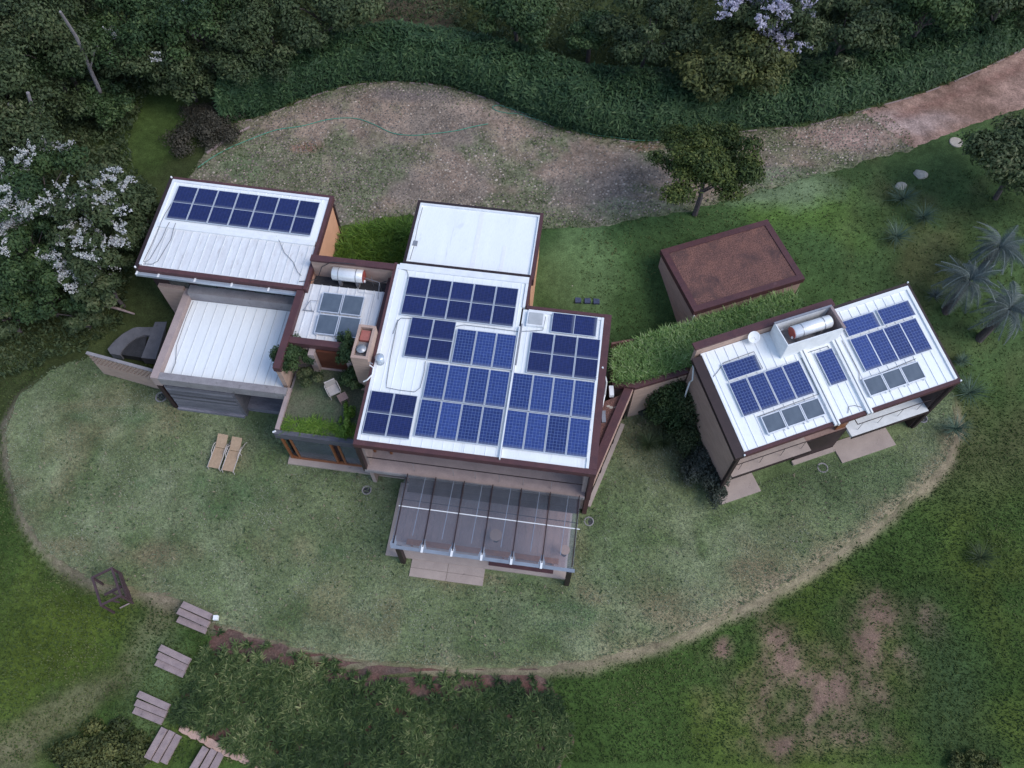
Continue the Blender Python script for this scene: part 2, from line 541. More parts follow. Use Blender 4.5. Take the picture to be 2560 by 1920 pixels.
M['ground'] = ground_mat('ground_cover')
M['lawn'] = ground_mat('dry_lawn', True, s1=.6, s2=5.0, fine=13, bmp=.8)
M['court'] = ground_mat('cobble_bedding', True, s1=.9, s2=3.0, fine=7, bmp=.6)
M['road'] = ground_mat('red_dirt_road', True, s1=.8, s2=2.0, fine=9, bmp=.4)
M['bed'] = ground_mat('planting_bed_soil', False, (.115, .088, .074), (.135, .062, .050), .45, 2.4, 9, .6, patch=(.24, .19, .16), patch_lo=.6, patch_scale=.5)
m_, n_, b_ = new_mat('cobble')
at_ = nd(n_, 'ShaderNodeAttribute', attribute_name='tint')
c_ = ramp(n_, at_.outputs['Fac'], [(0, (.11, .093, .082)), (.4, (.19, .155, .128)), (.75, (.275, .22, .178)), (1, (.44, .37, .31))])
c_ = mixc(n_, 1.0, c_, ramp(n_, noise(n_, 12, 4, .6, coord(n_)), [(.3, .75), (.7, 1.25)]), 'MULTIPLY')
n_.links.new(c_, b_.inputs['Base Color']); b_.inputs['Roughness'].default_value = .85
M['cobble'] = m_

# ------------------------------------------------------------------ ground


def vnoise(x, y, s, seed=0):
    """cheap smooth value noise"""
    r = np.random.default_rng(seed + 100)
    T = r.random((64, 64))
    X = np.asarray(x) / s; Y = np.asarray(y) / s
    i = np.floor(X).astype(int); j = np.floor(Y).astype(int)
    u = X - i; v = Y - j; u = u * u * (3 - 2 * u); v = v * v * (3 - 2 * v)
    g = lambda a, b: T[a % 64, b % 64]
    return (g(i, j) * (1 - u) + g(i + 1, j) * u) * (1 - v) + (g(i, j + 1) * (1 - u) + g(i + 1, j + 1) * u) * v


def fbm(x, y, s, seed=0):
    return .5 * vnoise(x, y, s, seed) + .3 * vnoise(x, y, s / 2.1, seed + 1) + .2 * vnoise(x, y, s / 4.3, seed + 2)


def lerp(a, b, t):
    return a + (np.array(b) - a) * np.asarray(t)[:, None]


def blob(x, y, fx, fy, rx, ry, seed, soft=.5, nz=.5, ns=2.2):
    """soft irregular patch centred at a photo point, radii in metres"""
    c = G(fx, fy)
    d = np.hypot((x - c[0]) / rx, (y - c[1]) / ry) + (fbm(x, y, ns, seed) - .5) * 2 * nz
    return 1 - sm(1 - soft, 1 + soft * .4, d)


def ground_col(x, y):
    n = len(x)
    c = np.tile(np.array([.038, .072, .018]), (n, 1))
    c = lerp(c, (.060, .092, .020), sm(.42, .68, fbm(x, y, 5, 3)))
    back = sm(21, 25, y) * sm(-2, 1, x)
    c = lerp(c, (.046, .088, .030), back)
    c = lerp(c, (.078, .130, .052), back * blob(x, y, 1255, 600, 3, 3.5, 11))
    c = lerp(c, (.068, .125, .030), blob(x, y, 1750, 440, 5, 3, 12) * back)
    c = lerp(c, (.14, .19, .11), blob(x, y, 1660, 400, 4.5, 2.0, 13) * .8)
    pal = sm(19, 23, x + .12 * (y - 25)) * sm(14, 20, y)
    c = lerp(c, (.075, .080, .034), pal * sm(.35, .6, fbm(x, y, 4, 5)))
    c = lerp(c, (.05, .075, .03), pal * .4)
    fl = np.maximum(sm(33, 37, y) * (1 - sm(-12, -6, x)), sm(-16, -20, x) * sm(17.5, 22, y))
    fl = np.maximum(fl, sm(40, 43, y))
    c = lerp(c, (.036, .047, .018), fl * .9)
    c = lerp(c, (.050, .085, .022), blob(x, y, 330, 270, 3.2, 4.5, 31) * .8)
    c = lerp(c, (.085, .075, .05), blob(x, y, 880, 30, 3.5, 2.2, 32))
    # bare patches of the lower lawn
    bare = np.zeros(n)
    for i, (fx, fy, rx, ry) in enumerate([(1770, 1500, 3.2, 1.9), (1700, 1420, 1.1, 1.6), (1900, 1330, 1.4, 1.0), (1880, 1400, .9, 1.5), (2010, 1340, .7, .8),
                                          (1640, 1480, .9, .8), (1800, 1580, 1.6, .6), (1960, 1440, .7, .8), (1690, 1610, 1.6, .6), (1560, 1400, .5, .5)]):
        bare = np.maximum(bare, blob(x, y, fx, fy, rx * 1.3, ry * 1.3, 40 + i, .95, .8, 1.3))
    bare = bare * (.35 + .65 * sm(.3, .55, fbm(x, y, .75, 47)))
    c = lerp(c, (.165, .11, .088), bare * .9)
    dk = blob(x, y, 2060, 1480, 2.4, 6.0, 60, .7, .5, 2.5)
    c = lerp(c, (.036, .062, .026), dk * .8)
    c = lerp(c, (.055, .078, .018), sm(.5, .75, fbm(x, y, 3.2, 71)) * sm(22, 26, x) * (1 - sm(12, 18, y)) * .8)
    c = lerp(c, (.068, .100, .017), blob(x, y, 130, 1400, 4.0, 3.0, 85, .8, .4, 2) * .8)
    # worn strip beside the steps, bottom-left corner
    d = np.full(n, 1e9)
    pts = [G(*q) for q in [(350, 1300), (320, 1390), (270, 1460), (200, 1500), (120, 1540), (20, 1600), (-40, 1650)]]
    for a, b in zip(pts[:-1], pts[1:]):
        ex, ey = b[0] - a[0], b[1] - a[1]
        t = np.clip(((x - a[0]) * ex + (y - a[1]) * ey) / (ex * ex + ey * ey), 0, 1)
        d = np.minimum(d, np.hypot(x - a[0] - t * ex, y - a[1] - t * ey))
    worn = 1 - sm(.3, 1.3, d + (fbm(x, y, 1.6, 81) - .5) * 1.6)
    c = lerp(c, (.115, .115, .062), worn * .75)
    cor = blob(x, y, 330, 1480, 1.6, 3.2, 83, .6, .5, 1.6)
    c = lerp(c, (.085, .130, .055), cor * .7)
    c = lerp(c, (.12, .105, .072), blob(x, y, 40, 1640, 1.6, 1.2, 84) * .45)
    # straw rim of the plateau
    dl = poly_sd(LAWN, x, y)
    rim = (1 - sm(.05, .55, np.abs(dl - .15) + (fbm(x, y, .9, 90) - .5) * .5)) * (1 - sm(20, 23, y))
    c = lerp(c, (.20, .165, .12), rim * .75)
    return c * np.array([1.2, 1.12, 1.12])


xs = np.concatenate([[-300, -150, -80, -50], np.arange(-38, 38.01, .33), [50, 80, 150, 300]])
ys = np.concatenate([[-200, -80, -30, -8], np.arange(1, 62.01, .33), [75, 110, 180, 400]])
X, Y = np.meshgrid(xs, ys)
Z = zt(X, Y) + (fbm(X, Y, 1.3, 2) - .5) * .05
nx, ny = len(xs), len(ys)
idx = np.arange(nx * ny).reshape(ny, nx)
Qd = np.stack([idx[:-1, :-1], idx[:-1, 1:], idx[1:, 1:], idx[1:, :-1]], -1).reshape(-1, 4)
o = np_mesh('ground', np.stack([X, Y, Z], -1), Qd, M['ground'], col=ground_col(X.ravel(), Y.ravel()))
kind(o, 'structure')


def sheet(name, poly, sp, zoff, mat, jit=.12, colf=None):
    """a piece of ground cut out of the terrain along an outline"""
    pts = []
    n = len(poly)
    for i in range(n):
        a = np.array(poly[i][:2]); b = np.array(poly[(i + 1) % n][:2])
        k = max(1, int(np.linalg.norm(b - a) / .3))
        nv = np.array([b[1] - a[1], a[0] - b[0]]); nv /= np.linalg.norm(nv) + 1e-9
        for t in range(k):
            q = a + (b - a) * t / k
            pts.append(q + nv * (fbm(q[0], q[1], .8, 7) - .5) * 2 * jit)
    nb = len(pts)
    pa = np.array(pts)
    gx, gy = np.meshgrid(np.arange(pa[:, 0].min(), pa[:, 0].max(), sp), np.arange(pa[:, 1].min(), pa[:, 1].max(), sp))
    gx = gx.ravel(); gy = gy.ravel()
    ins = poly_sd(pts, gx, gy) < -sp * .4
    allp = np.concatenate([pa, np.stack([gx[ins], gy[ins]], -1)])
    res = geometry.delaunay_2d_cdt([Vector(q) for q in allp], [], [list(range(nb))], 1, 1e-5)
    v2 = np.array([(q[0], q[1]) for q in res[0]])
    fs = [f for f in res[2] if len(f) == 3]
    dd = poly_sd(pts, v2[:, 0], v2[:, 1])
    z = zt(v2[:, 0], v2[:, 1]) + zoff + (fbm(v2[:, 0], v2[:, 1], 1.3, 2) - .5) * .05
    z = z - zoff * 1.6 * (dd > -.05)
    V = np.stack([v2[:, 0], v2[:, 1], z], -1)
    fs = np.array(fs, np.int32)
    A = V[fs[:, 0]]; B = V[fs[:, 1]]; D = V[fs[:, 2]]
    fl = ((B - A)[:, 0] * (D - A)[:, 1] - (B - A)[:, 1] * (D - A)[:, 0]) < 0
    fs[fl] = fs[fl][:, ::-1]
    o = np_mesh(name, V, fs, mat, col=colf(v2[:, 0], v2[:, 1]) if colf else None)
    return kind(o, 'structure')


def lawn_col(x, y):
    n = len(x)
    c = np.tile(np.array([.112, .146, .078]), (n, 1))
    c = lerp(c, (.150, .182, .112), sm(.45, .75, fbm(x, y, 2.3, 21)))
    c = lerp(c, (.078, .116, .052), sm(.52, .75, fbm(x, y, 1.9, 22)) * .9)
    c = lerp(c, (.150, .138, .088), sm(.52, .75, fbm(x, y, 3.1, 23)) * .6)
    for i, (fx, fy, rx, ry) in enumerate([(470, 1070, 1.6, 1.2), (560, 1060, 1.0, 1.0), (240, 900, 2.6, .5), (720, 1200, .8, .5), (310, 1040, .8, .3), (1200, 1330, 3, .8)]):
        ring = blob(x, y, fx, fy, rx, ry, 25 + i, .6, .5, 1.2) - .8 * blob(x, y, fx, fy, rx * .55, ry * .55, 26 + i, .6, .4, 1.2)
        c = lerp(c, (.058, .110, .052), np.clip(ring, 0, 1) * .7)
    c = lerp(c, (.105, .112, .068), blob(x, y, 1420, 950, 2.8, 3.2, 33) * .7)
    c = lerp(c, (.075, .115, .055), blob(x, y, 1320, 1150, 2.2, 2.6, 34) * .5)
    c = lerp(c, (.075, .115, .06), blob(x, y, 1850, 1040, 4.5, 2.2, 37, .6, .4, 2.5) * .7)
    c = lerp(c, (.075, .12, .065), blob(x, y, 620, 900, 4.5, 1.0, 38, .6, .5, 2) * .7)
    for i, (fx, fy, rx, ry) in enumerate([(1450, 1300, 2.6, 1.1), (1620, 1240, 2.0, .8), (330, 1200, 2.4, .8), (1020, 1250, 1.8, .3), (1500, 1340, 3.2, .5), (1290, 1290, 1.2, .7), (150, 1180, 1.6, .5)]):
        c = lerp(c, (.150, .122, .085), blob(x, y, fx, fy, rx, ry, 50 + i, .7, .7, 1.2) * .6)
    dl = -poly_sd(LAWN, x, y)
    rim = (1 - sm(.05, .9, dl + (fbm(x, y, 1.1, 91) - .5) * .9)) * (1 - sm(19, 22, y))
    rr = .25 + .75 * sm(2, 10, x)
    c = lerp(c, (.235, .195, .145), rim * .8 * rr)
    c = lerp(c, (.07, .10, .05), sm(20.5, 23, y) * .5)
    return c * np.array([1.30, 1.22, 1.10])


sheet('lawn', LAWN, .3, .03, M['lawn'], .2, lawn_col)
HEDGE_LOW = [(455, 300), (500, 262), (560, 250), (620, 226), (690, 197), (770, 178), (860, 172), (960, 182), (1050, 207), (1130, 243), (1220, 278), (1300, 293), (1400, 303),
             (1500, 294), (1600, 279), (1750, 264), (1880, 229), (2000, 194), (2120, 145), (2212, 100), (2290, 62)]
COURT_PX = [(455, 305), (430, 350), (385, 400), (500, 480), (700, 490), (735, 492), (885, 470), (1170, 497), (1290, 491), (1400, 472), (1490, 455), (1600, 430), (1750, 385), (1880, 352), (1975, 322),
            (1965, 290), (1930, 262), (1880, 236)] + HEDGE_LOW[1:16][::-1]
COURT = [G0(*q) for q in COURT_PX]


def court_col(x, y):
    n = len(x)
    c = np.tile(np.array([.245, .182, .142]), (n, 1))
    c = lerp(c, (.29, .215, .165), sm(.45, .7, fbm(x, y, 3.2, 201)))
    c = lerp(c, (.165, .140, .118), sm(.5, .72, fbm(x, y, 2.6, 205)) * .7)
    c = lerp(c, (.145, .158, .092), sm(.47, .68, fbm(x, y, 2.9, 209)) * .85)
    c = lerp(c, (.33, .25, .20), blob(x, y, 1040, 235, 2.2, 1.2, 211, .6, .5, 1.2))
    c = lerp(c, (.165, .140, .135), blob(x, y, 880, 200, 3.2, .8, 212) * .8)
    c = lerp(c, (.185, .155, .135), blob(x, y, 1290, 420, 3.0, 2.0, 213) * .5)
    c = lerp(c, (.24, .12, .095), blob(x, y, 1390, 318, 1.3, .35, 214, .6, .4, .8))
    c = lerp(c, (.24, .13, .10), blob(x, y, 660, 320, 1.2, .5, 215, .6, .5, .8) * .8)
    c = lerp(c, (.135, .165, .090), blob(x, y, 520, 360, 1.6, 1.2, 216) * .8)
    c = lerp(c, (.15, .17, .10), blob(x, y, 1380, 455, 4.5, 1.0, 217) * .7)
    c = lerp(c, (.15, .18, .11), blob(x, y, 1700, 380, 4.5, .8, 218) * .8)
    c = lerp(c, (.33, .22, .19), blob(x, y, 1800, 290, 3.5, 1.4, 219) * .7)
    dl = -poly_sd(COURT, x, y)
    c = lerp(c, (.13, .15, .085), (1 - sm(.2, 1.2, dl + (fbm(x, y, 1.2, 220) - .5) * 1.2)) * .6)
    return c


def road_col(x, y):
    n = len(x)
    c = np.tile(np.array([.30, .195, .158]), (n, 1))
    c = lerp(c, (.22, .138, .108), sm(.45, .7, fbm(x, y, 2.5, 231)))
    c = lerp(c, (.37, .275, .25), blob(x, y, 1960, 262, 3.5, 1.0, 232, .7, .5, 1.5))
    a, b = G0(1990, 235), G0(2200, 150)
    t = np.abs((x - a[0]) * (b[1] - a[1]) - (y - a[1]) * (b[0] - a[0])) / np.hypot(b[0] - a[0], b[1] - a[1])
    c = lerp(c, (.20, .105, .085), (1 - sm(.1, .5, t + (fbm(x, y, 1.0, 233) - .5) * .6)) * .6)
    return c


sheet('courtyard', COURT, .3, .03, M['court'], .35, court_col)
ROAD = [G0(*q) for q in [(1850, 240), (1895, 270), (1930, 300), (1968, 324), (2100, 272), (2212, 236), (2330, 195), (2330, 45), (2290, 64), (2212, 102), (2120, 147), (2000, 196)]]
sheet('dirt_road', ROAD, .35, .045, M['road'], .05, road_col)
BED_PX = [(462, 1352), (560, 1380), (680, 1413), (800, 1434), (900, 1444), (1030, 1448), (1170, 1448), (1195, 1480), (1225, 1540), (1245, 1600), (1200, 1680), (700, 1700), (560, 1668), (470, 1610), (395, 1570), (362, 1560),
          (380, 1520), (400, 1470), (430, 1420)]
BED = [G(*q) for q in BED_PX]
sheet('planting_bed', BED, .3, .03, M['bed'], .15)


def in_poly_pts(poly, dens, r, sp_jit=True):
    pa = np.array([q[:2] for q in poly])
    x0, y0 = pa.min(0); x1, y1 = pa.max(0)
    n = int((x1 - x0) * (y1 - y0) * dens)
    x = r.uniform(x0, x1, n); y = r.uniform(y0, y1, n)
    k = poly_sd(poly, x, y) < 0
    return x[k], y[k]


# footprints (kept free of grass and stones)
def rect(fr, a0, a1, b0, b1):
    return [fr.w(a0, b0), fr.w(a1, b0), fr.w(a1, b1), fr.w(a0, b1)]


FOOT = [rect(MF, -13.8, -4.5, 8.3, 14.5), rect(MF, -11.8, -4.6, 2.8, 9), rect(MF, -5.0, 0, .6, 10.0), rect(MF, 0, 11.4, 0, 8.5), rect(MF, .3, 7.3, 8, 14.7),
        rect(MF, 1.5, 11.1, -3.9, .2), rect(MF, 2.9, 6.8, -4.65, -3.5), rect(RF, -.3, 12, -.2, 6), rect(RF, -.4, 2.1, -.9, 0), rect(RF, 6.8, 10.5, -.85, 0)]


def outside(x, y, m=.0):
    k = np.ones(len(x), bool)
    for f in FOOT: k &= poly_sd(f, x, y) > m
    return k


def blades(x, y, z, h, wd, lean, r, az_=None):
    """one bent triangle-pair blade per point"""
    n = len(x)
    a = r.uniform(0, 2 * np.pi, n) if az_ is None else az_
    h = h * r.uniform(.6, 1.3, n); wd = wd * r.uniform(.7, 1.3, n); ln = lean * r.uniform(.3, 1.4, n)
    dx, dy = np.cos(a), np.sin(a)
    px, py = -dy, dx
    b = np.stack([x, y, z], -1)
    sd_ = np.stack([px * wd / 2, py * wd / 2, 0 * wd], -1)
    mid = b + np.stack([dx * ln * .35, dy * ln * .35, h * .7], -1)
    tip = b + np.stack([dx * ln, dy * ln, h], -1)
    V = np.stack([b - sd_ * .6, b + sd_ * .6, mid + sd_, tip, mid - sd_], 1)
    q = np.arange(n)[:, None] * 5
    Q = np.concatenate([q + np.array([[0, 1, 2, 4]]), q + np.array([[4, 2, 3, 3]])], 0)
    return V.reshape(-1, 3), q


def blade_mesh(name, x, y, z, h, wd, lean, r, mat, tint, parent=None, loc=None, az_=None):
    V, q = blades(x, y, z, h, wd, lean, r, az_)
    T = np.concatenate([q + np.array([[0, 1, 2]]), q + np.array([[0, 2, 4]]), q + np.array([[4, 2, 3]])], 0)
    return np_mesh(name, V, T, mat, parent, tint=np.repeat(tint, 5), loc=loc)


r1 = np.random.default_rng(11)
x, y = in_poly_pts(LAWN, 150, r1)
k = outside(x, y); x, y = x[k], y[k]
tn = np.clip(1.05 - fbm(x, y, 1.9, 22) + .55 * (fbm(x, y, .5, 29) - .5) + r1.normal(0, .2, len(x)), 0, 1)
kind(blade_mesh('lawn_grass', x, y, zt(x, y) + .02, .07, .030, .10, r1, M['lf_lawn'], tn), 'stuff')['label'] = 'short dry grey-green grass of the lawn around the houses'
bpy.data.objects['lawn_grass']['category'] = 'grass'
x, y = in_poly_pts(LAWN, 14, r1)
k = outside(x, y, .1) & (r1.random(len(x)) < np.clip(1.6 * (fbm(x, y, 2.6, 401) - .4), .02, .6))
x, y = x[k], y[k]
tn = np.clip(np.where(r1.random(len(x)) < .6, .12, .9) + r1.normal(0, .1, len(x)), 0, 1)
ob = kind(blade_mesh('lawn_weeds', x, y, zt(x, y) + .03, .09, .07, .16, r1, M['lf_clump'], tn), 'stuff')
ob['label'] = 'scattered coarse clumps and dry tufts in the lawn'; ob['category'] = 'weeds'
LOW = [(-36, 3, 0), (36, 3, 0), (36, 36, 0), (-36, 36, 0)]
x, y = in_poly_pts(LOW, 95, r1)
ang = np.abs(np.arctan2(x, 41 * np.tan(R_(90 - 85)) + y)); k = (poly_sd(LAWN, x, y) > .2) & outside(x, y) & (poly_sd(BED, x, y) > .05) & (np.abs(x) < 27 + .6 * y)
gc = ground_col(x, y)
k &= r1.random(len(x)) < np.clip(1.25 - (gc[:, 0] - .06) * 9, .12, 1) * (1 - .75 * sm(17, 26, y + 2 * fbm(x, y, 3, 411)))
k &= (poly_sd(COURT, x, y) > 0) & (poly_sd(ROAD, x, y) > .05) & ((x > 4) | (y < 24))
x, y = x[k], y[k]
gk = np.ones(len(x), bool)
for pz_ in ([(9.6, 24.7), (16.3, 27.0), (14.9, 31.2), (8.3, 28.9)], [(5.2, 20.5), (9.4, 21.4), (16.6, 24.2), (16.4, 26.6), (10, 25), (5.2, 23.4)]): gk &= poly_sd(pz_, x, y) > .05
x, y = x[gk], y[gk]
tn = np.clip(fbm(x, y, 3.0, 24) + r1.normal(0, .11, len(x)) + .02, 0, 1)
kind(blade_mesh('ground_cover', x, y, zt(x, y), .09, .06, .09, r1, M['lf_cover'], tn), 'stuff')['label'] = 'low bright green ground cover on the lower lawn'
bpy.data.objects['ground_cover']['category'] = 'ground cover'

# cobbles of the courtyard
pa = np.array([q[:2] for q in COURT])
gx, gy = np.meshgrid(np.arange(pa[:, 0].min(), pa[:, 0].max(), .21), np.arange(pa[:, 1].min(), pa[:, 1].max(), .195))
gx = gx + (np.arange(gx.shape[0]) % 2)[:, None] * .105
gx = gx.ravel() + r1.uniform(-.07, .07, gx.size); gy = gy.ravel() + r1.uniform(-.07, .07, gy.size)
k = (poly_sd(COURT, gx, gy) < -.3) & outside(gx, gy, .1)
k &= r1.random(len(gx)) < np.clip(.1 + 1.5 * (fbm(gx, gy, 3.5, 44) - .15), .15, .92)
gx, gy = gx[k], gy[k]
n = len(gx); an = np.arange(6) * np.pi / 3
ra = r1.uniform(.05, .105, n)[:, None] * r1.uniform(.75, 1.2, (n, 6))
rot = r1.uniform(0, 6.28, n)[:, None]
cx = np.cos(an + rot) * ra * 1.15; cy = np.sin(an + rot) * ra
zz = zt(gx, gy) + .03 + (fbm(gx, gy, 1.3, 2) - .5) * .05
hh = r1.uniform(.01, .035, n)[:, None]
bot = np.stack([gx[:, None] + cx, gy[:, None] + cy, np.broadcast_to(zz[:, None] - .03, cx.shape)], -1)
top = np.stack([gx[:, None] + cx * .72, gy[:, None] + cy * .72, zz[:, None] + hh + 0 * cx], -1)
V = np.concatenate([bot, top], 1).reshape(-1, 3)
b0 = np.arange(n)[:, None] * 12
T = []
for i in range(6):
    j = (i + 1) % 6
    T += [b0 + np.array([[i, j, 6 + j]]), b0 + np.array([[i, 6 + j, 6 + i]])]
for i in range(1, 5): T.append(b0 + np.array([[6, 6 + i, 7 + i]]))
T = np.concatenate(T, 0)
tn = np.clip(.25 + .55 * fbm(gx, gy, 4, 45) + r1.normal(0, .22, n), 0, 1)
ob = np_mesh('cobblestones', V, T, M['cobble'], bpy.data.objects['courtyard'], tint=np.repeat(tn, 12))
kind(ob, 'stuff')

x, y = in_poly_pts(COURT, 90, r1)
dl = -poly_sd(COURT, x, y)
pz = np.clip(np.exp(-dl / .55) * .9 + .55 * sm(.55, .72, fbm(x, y, 2.9, 209)) + .5 * sm(33.2, 31.2, y) * sm(-2, 3, x), 0, 1)
k = (r1.random(len(x)) < pz) & outside(x, y, .05)
x, y = x[k], y[k]
ob = kind(blade_mesh('courtyard_weeds', x, y, zt(x, y) + .03, .10, .045, .10, r1, M['lf_weed'], np.clip(r1.normal(.45, .22, len(x)), 0, 1)), 'stuff')
ob['label'] = 'thin grass and weeds growing between the courtyard cobbles'; ob['category'] = 'grass'

# ------------------------------------------------------------------ solar panels
ORD = ['first', 'second', 'third', 'fourth', 'fifth', 'sixth', 'seventh']


def make_panel(kind_, wd, ht):
    """prototype: frame, cell field(s); origin at lower left corner, lying in xy"""
    root = bpy.data.objects.new('solar_module', None); C.objects.link(root); root.empty_display_size = .2
    fw = .028
    fr = MB().box(0, wd, 0, fw, 0, .04).box(0, wd, ht - fw, ht, 0, .04).box(0, fw, fw, ht - fw, 0, .04).box(wd - fw, wd, fw, ht - fw, 0, .04)
    fr.box(fw, wd - fw, fw, ht - fw, .004, .012)
    if kind_ == 'mono': fr.box(fw, wd - fw, ht / 2 - .012, ht / 2 + .012, .012, .036)
    fo = fr.build('frame', M['alu'], root)

    def field(y0, y1, nm):
        f = MB().box(0, wd - 2 * fw - .016, 0, y1 - y0, 0, .02).build(nm, M[kind_], root)
        f.location = (fw + .008, y0, .0125)
        return f
    if kind_ == 'mono':
        field(fw + .008, ht / 2 - .014, 'cell_field'); field(ht / 2 + .014, ht - fw - .008, 'cell_field')
    else:
        field(fw + .008, ht - fw - .008, 'cell_field')
    return root


PROTO = {}


def place_panel(kind_, wd, ht, frame, a, b, zf, label, group, turn=0):
    """zf(a,b) roof height; panel lies on rails above the roof. turn=90 lays it on its side"""
    key = (kind_, wd, ht)
    if key not in PROTO:
        o = PROTO[key] = make_panel(kind_, wd, ht)
    else:
        o = copy_tree(PROTO[key])
    h = .09
    ex = Vector((1, 0, (zf(a + 1, b) - zf(a, b)))).normalized()
    ey = Vector((0, 1, (zf(a, b + 1) - zf(a, b)))).normalized()
    ez = ex.cross(ey).normalized(); ey = ez.cross(ex)
    m = Matrix((ex, ey, ez)).transposed().to_4x4()
    org = Vector((a, b, zf(a, b) + h))
    if turn:
        m = m @ Matrix.Rotation(R_(90), 4, 'Z')
        org = org + ex * ht
    fm = Matrix.Translation((frame.o[0], frame.o[1], 0)) @ Matrix.Rotation(frame.yaw, 4, 'Z')
    o.matrix_world = fm @ Matrix.Translation(org) @ m
    o['label'] = label; o['category'] = 'solar module'; o['group'] = group
    return o


def panel_rails(frame, a0, a1, bs, zf, name, label):
    root = thing(name, label, 'mounting rails', frame, (a0, bs[0], zf(a0, bs[0])))
    for b in bs:
        MB().beam((a0, b, zf(a0, b) + .05), (a1, b, zf(a1, b) + .05), .04, .05).build('rail', M['alu'], root)
    return root


zM = lambda a, b: 5.38 + .061 * b
PW, PH = 1.134, 2.278     # dark half-cut modules
BW, BH = .99, 1.956       # blue modules
GD, GB = 'navy half-cut solar panels', 'blue solar panels'
for i in range(5):
    place_panel('mono', PW, PH, MF, .89 + i * 1.154, 7.03, zM, f'navy solar panel, {ORD[i]} from left in the back row of five, main roof', GD)
for i in range(2):
    place_panel('mono', PW, PH, MF, 1.5 + i * 1.154, 4.69, zM, f'navy solar panel, {["left", "right"][i]} one of the pair below the five, main roof', GD)
for i in range(3):
    place_panel('poly', BW, BH, MF, 3.89 + i * 1.01, 4.65, zM, f'blue solar panel, {ORD[i]} from left in the row of three, main roof', GB)
for i in range(4):
    place_panel('poly', BW, BH, MF, 2.83 + i * 1.01, 2.60, zM, f'blue solar panel, {ORD[i]} from left, middle row of four, main roof left half', GB)
for i in range(4):
    place_panel('poly', BW, BH, MF, 2.80 + i * 1.01, .61, zM, f'blue solar panel, {ORD[i]} from left, lowest row of four, main roof left half', GB)
for i in range(2):
    place_panel('mono', PW, PH, MF, .32 + i * 1.154, .41, zM, f'navy solar panel, {["left", "right"][i]} of the pair in the front left corner, main roof', GD)
for i in range(4):
    place_panel('poly', BW, BH, MF, 7.0 + i * 1.01, 2.59, zM, f'blue solar panel, {ORD[i]} from left, upper row of four, main roof right half', GB)
for i in range(4):
    place_panel('poly', BW, BH, MF, 6.98 + i * 1.01, .6, zM, f'blue solar panel, {ORD[i]} from left, lowest row of four, main roof right half', GB)
for i in range(3):
    place_panel('mono', PW, PH, MF, 7.62 + i * 1.154, 4.63, zM, f'navy solar panel, {ORD[i]} from left in the row of three, main roof right half', GD)
place_panel('mono', PW, PH, MF, 8.54, 7.02, zM, 'navy solar panel lying on its side beside the skylight', GD, turn=1)
zN = lambda a, b: 5.33 + .045 * (b - 8.3) - .02 * (a + 9)
for i in range(7):
    place_panel('mono', PW, PH, MF, -13.12 + i * 1.154, 11.6, zN, f'navy solar panel, {ORD[i]} from left in the row of seven, rear left wing', GD)
zG = lambda a, b: 4.16 + .0291 * a + .17 * b
RW, RH = .955, 1.86
for i in range(4):
    place_panel('poly', RW, RH, RF, .76 + i * .978, 1.68, zG, f'blue solar panel, {ORD[i]} from left in the left row of four, guest house roof', GB)
for i in range(4):
    place_panel('poly', RW, RH, RF, 7.6 + i * .945 + i * .01, 1.87, zG, f'blue solar panel, {ORD[i]} from left in the right row of four, guest house roof', GB)
place_panel('poly', RW, RH, RF, 5.58, 1.75, zG, 'single blue solar panel between the two gutters of the guest house roof', GB)
place_panel('poly', .9, RH, RF, .8, 3.62, zG, 'blue solar panel on its side near the left edge of the guest house roof', GB, turn=1)
place_panel('poly', .9, RH, RF, 7.62, 3.82, zG, 'blue solar panel on its side next to the steel tank box', GB, turn=1)
place_panel('poly', .9, RH, RF, 9.66, 3.82, zG, 'blue solar panel on its side at the far right back of the guest house roof', GB, turn=1)


def collector(frame, a, b, wd, ht, zf, label, group, tilt=0.0):
    root = thing('solar_water_heater', label, 'solar collector', frame, (a, b, zf(a, b)), group)
    T = lambda x, y: zf(x, y) + .08 + tilt * (y - b)
    f = .045
    fr = MB()
    for q in ((a, a + wd, b, b + f), (a, a + wd, b + ht - f, b + ht), (a, a + f, b + f, b + ht - f), (a + wd - f, a + wd, b + f, b + ht - f)):
        fr.sbox(*q, lambda x, y: T(x, y), lambda x, y: T(x, y) + .10)
    fr.build('frame', M['alu'], root)
    MB().sbox(a + f, a + wd - f, b + f, b + ht - f, lambda x, y: T(x, y) + .01, lambda x, y: T(x, y) + .075).build('glass', M['coll'], root)
    mb = MB()
    for xx in (a + .1, a + wd - .1): mb.beam((xx, b - .06, zf(xx, b) + .05), (xx, b + ht + .06, zf(xx, b + ht) + .05), .04, .05)
    mb.build('rail', M['alu'], root)
    return root


zH = lambda a, b: 4.86 + .03 * (b - 6)
for a, b, nm in ((-3.6, 7.18, 'back left'), (-2.46, 7.18, 'back right'), (-3.5, 5.86, 'front left'), (-2.36, 5.86, 'front right')):
    collector(MF, a, b, 1.1, 1.16, zH, f'grey glass water heating collector, {nm} of the four on the annex roof', 'collectors on the annex roof', .05)
for i in range(3):
    collector(RF, 1.52 + i * 1.06, .5, 1.03, .92, zG, f'grey water heating collector, {ORD[i]} from left in the left three, guest house roof', 'collectors on the guest house roof')
for i in range(3):
    collector(RF, 7.2 + i * 1.06, .62, 1.03, .92, zG, f'grey water heating collector, {ORD[i]} from left in the right three, guest house roof', 'collectors on the guest house roof')


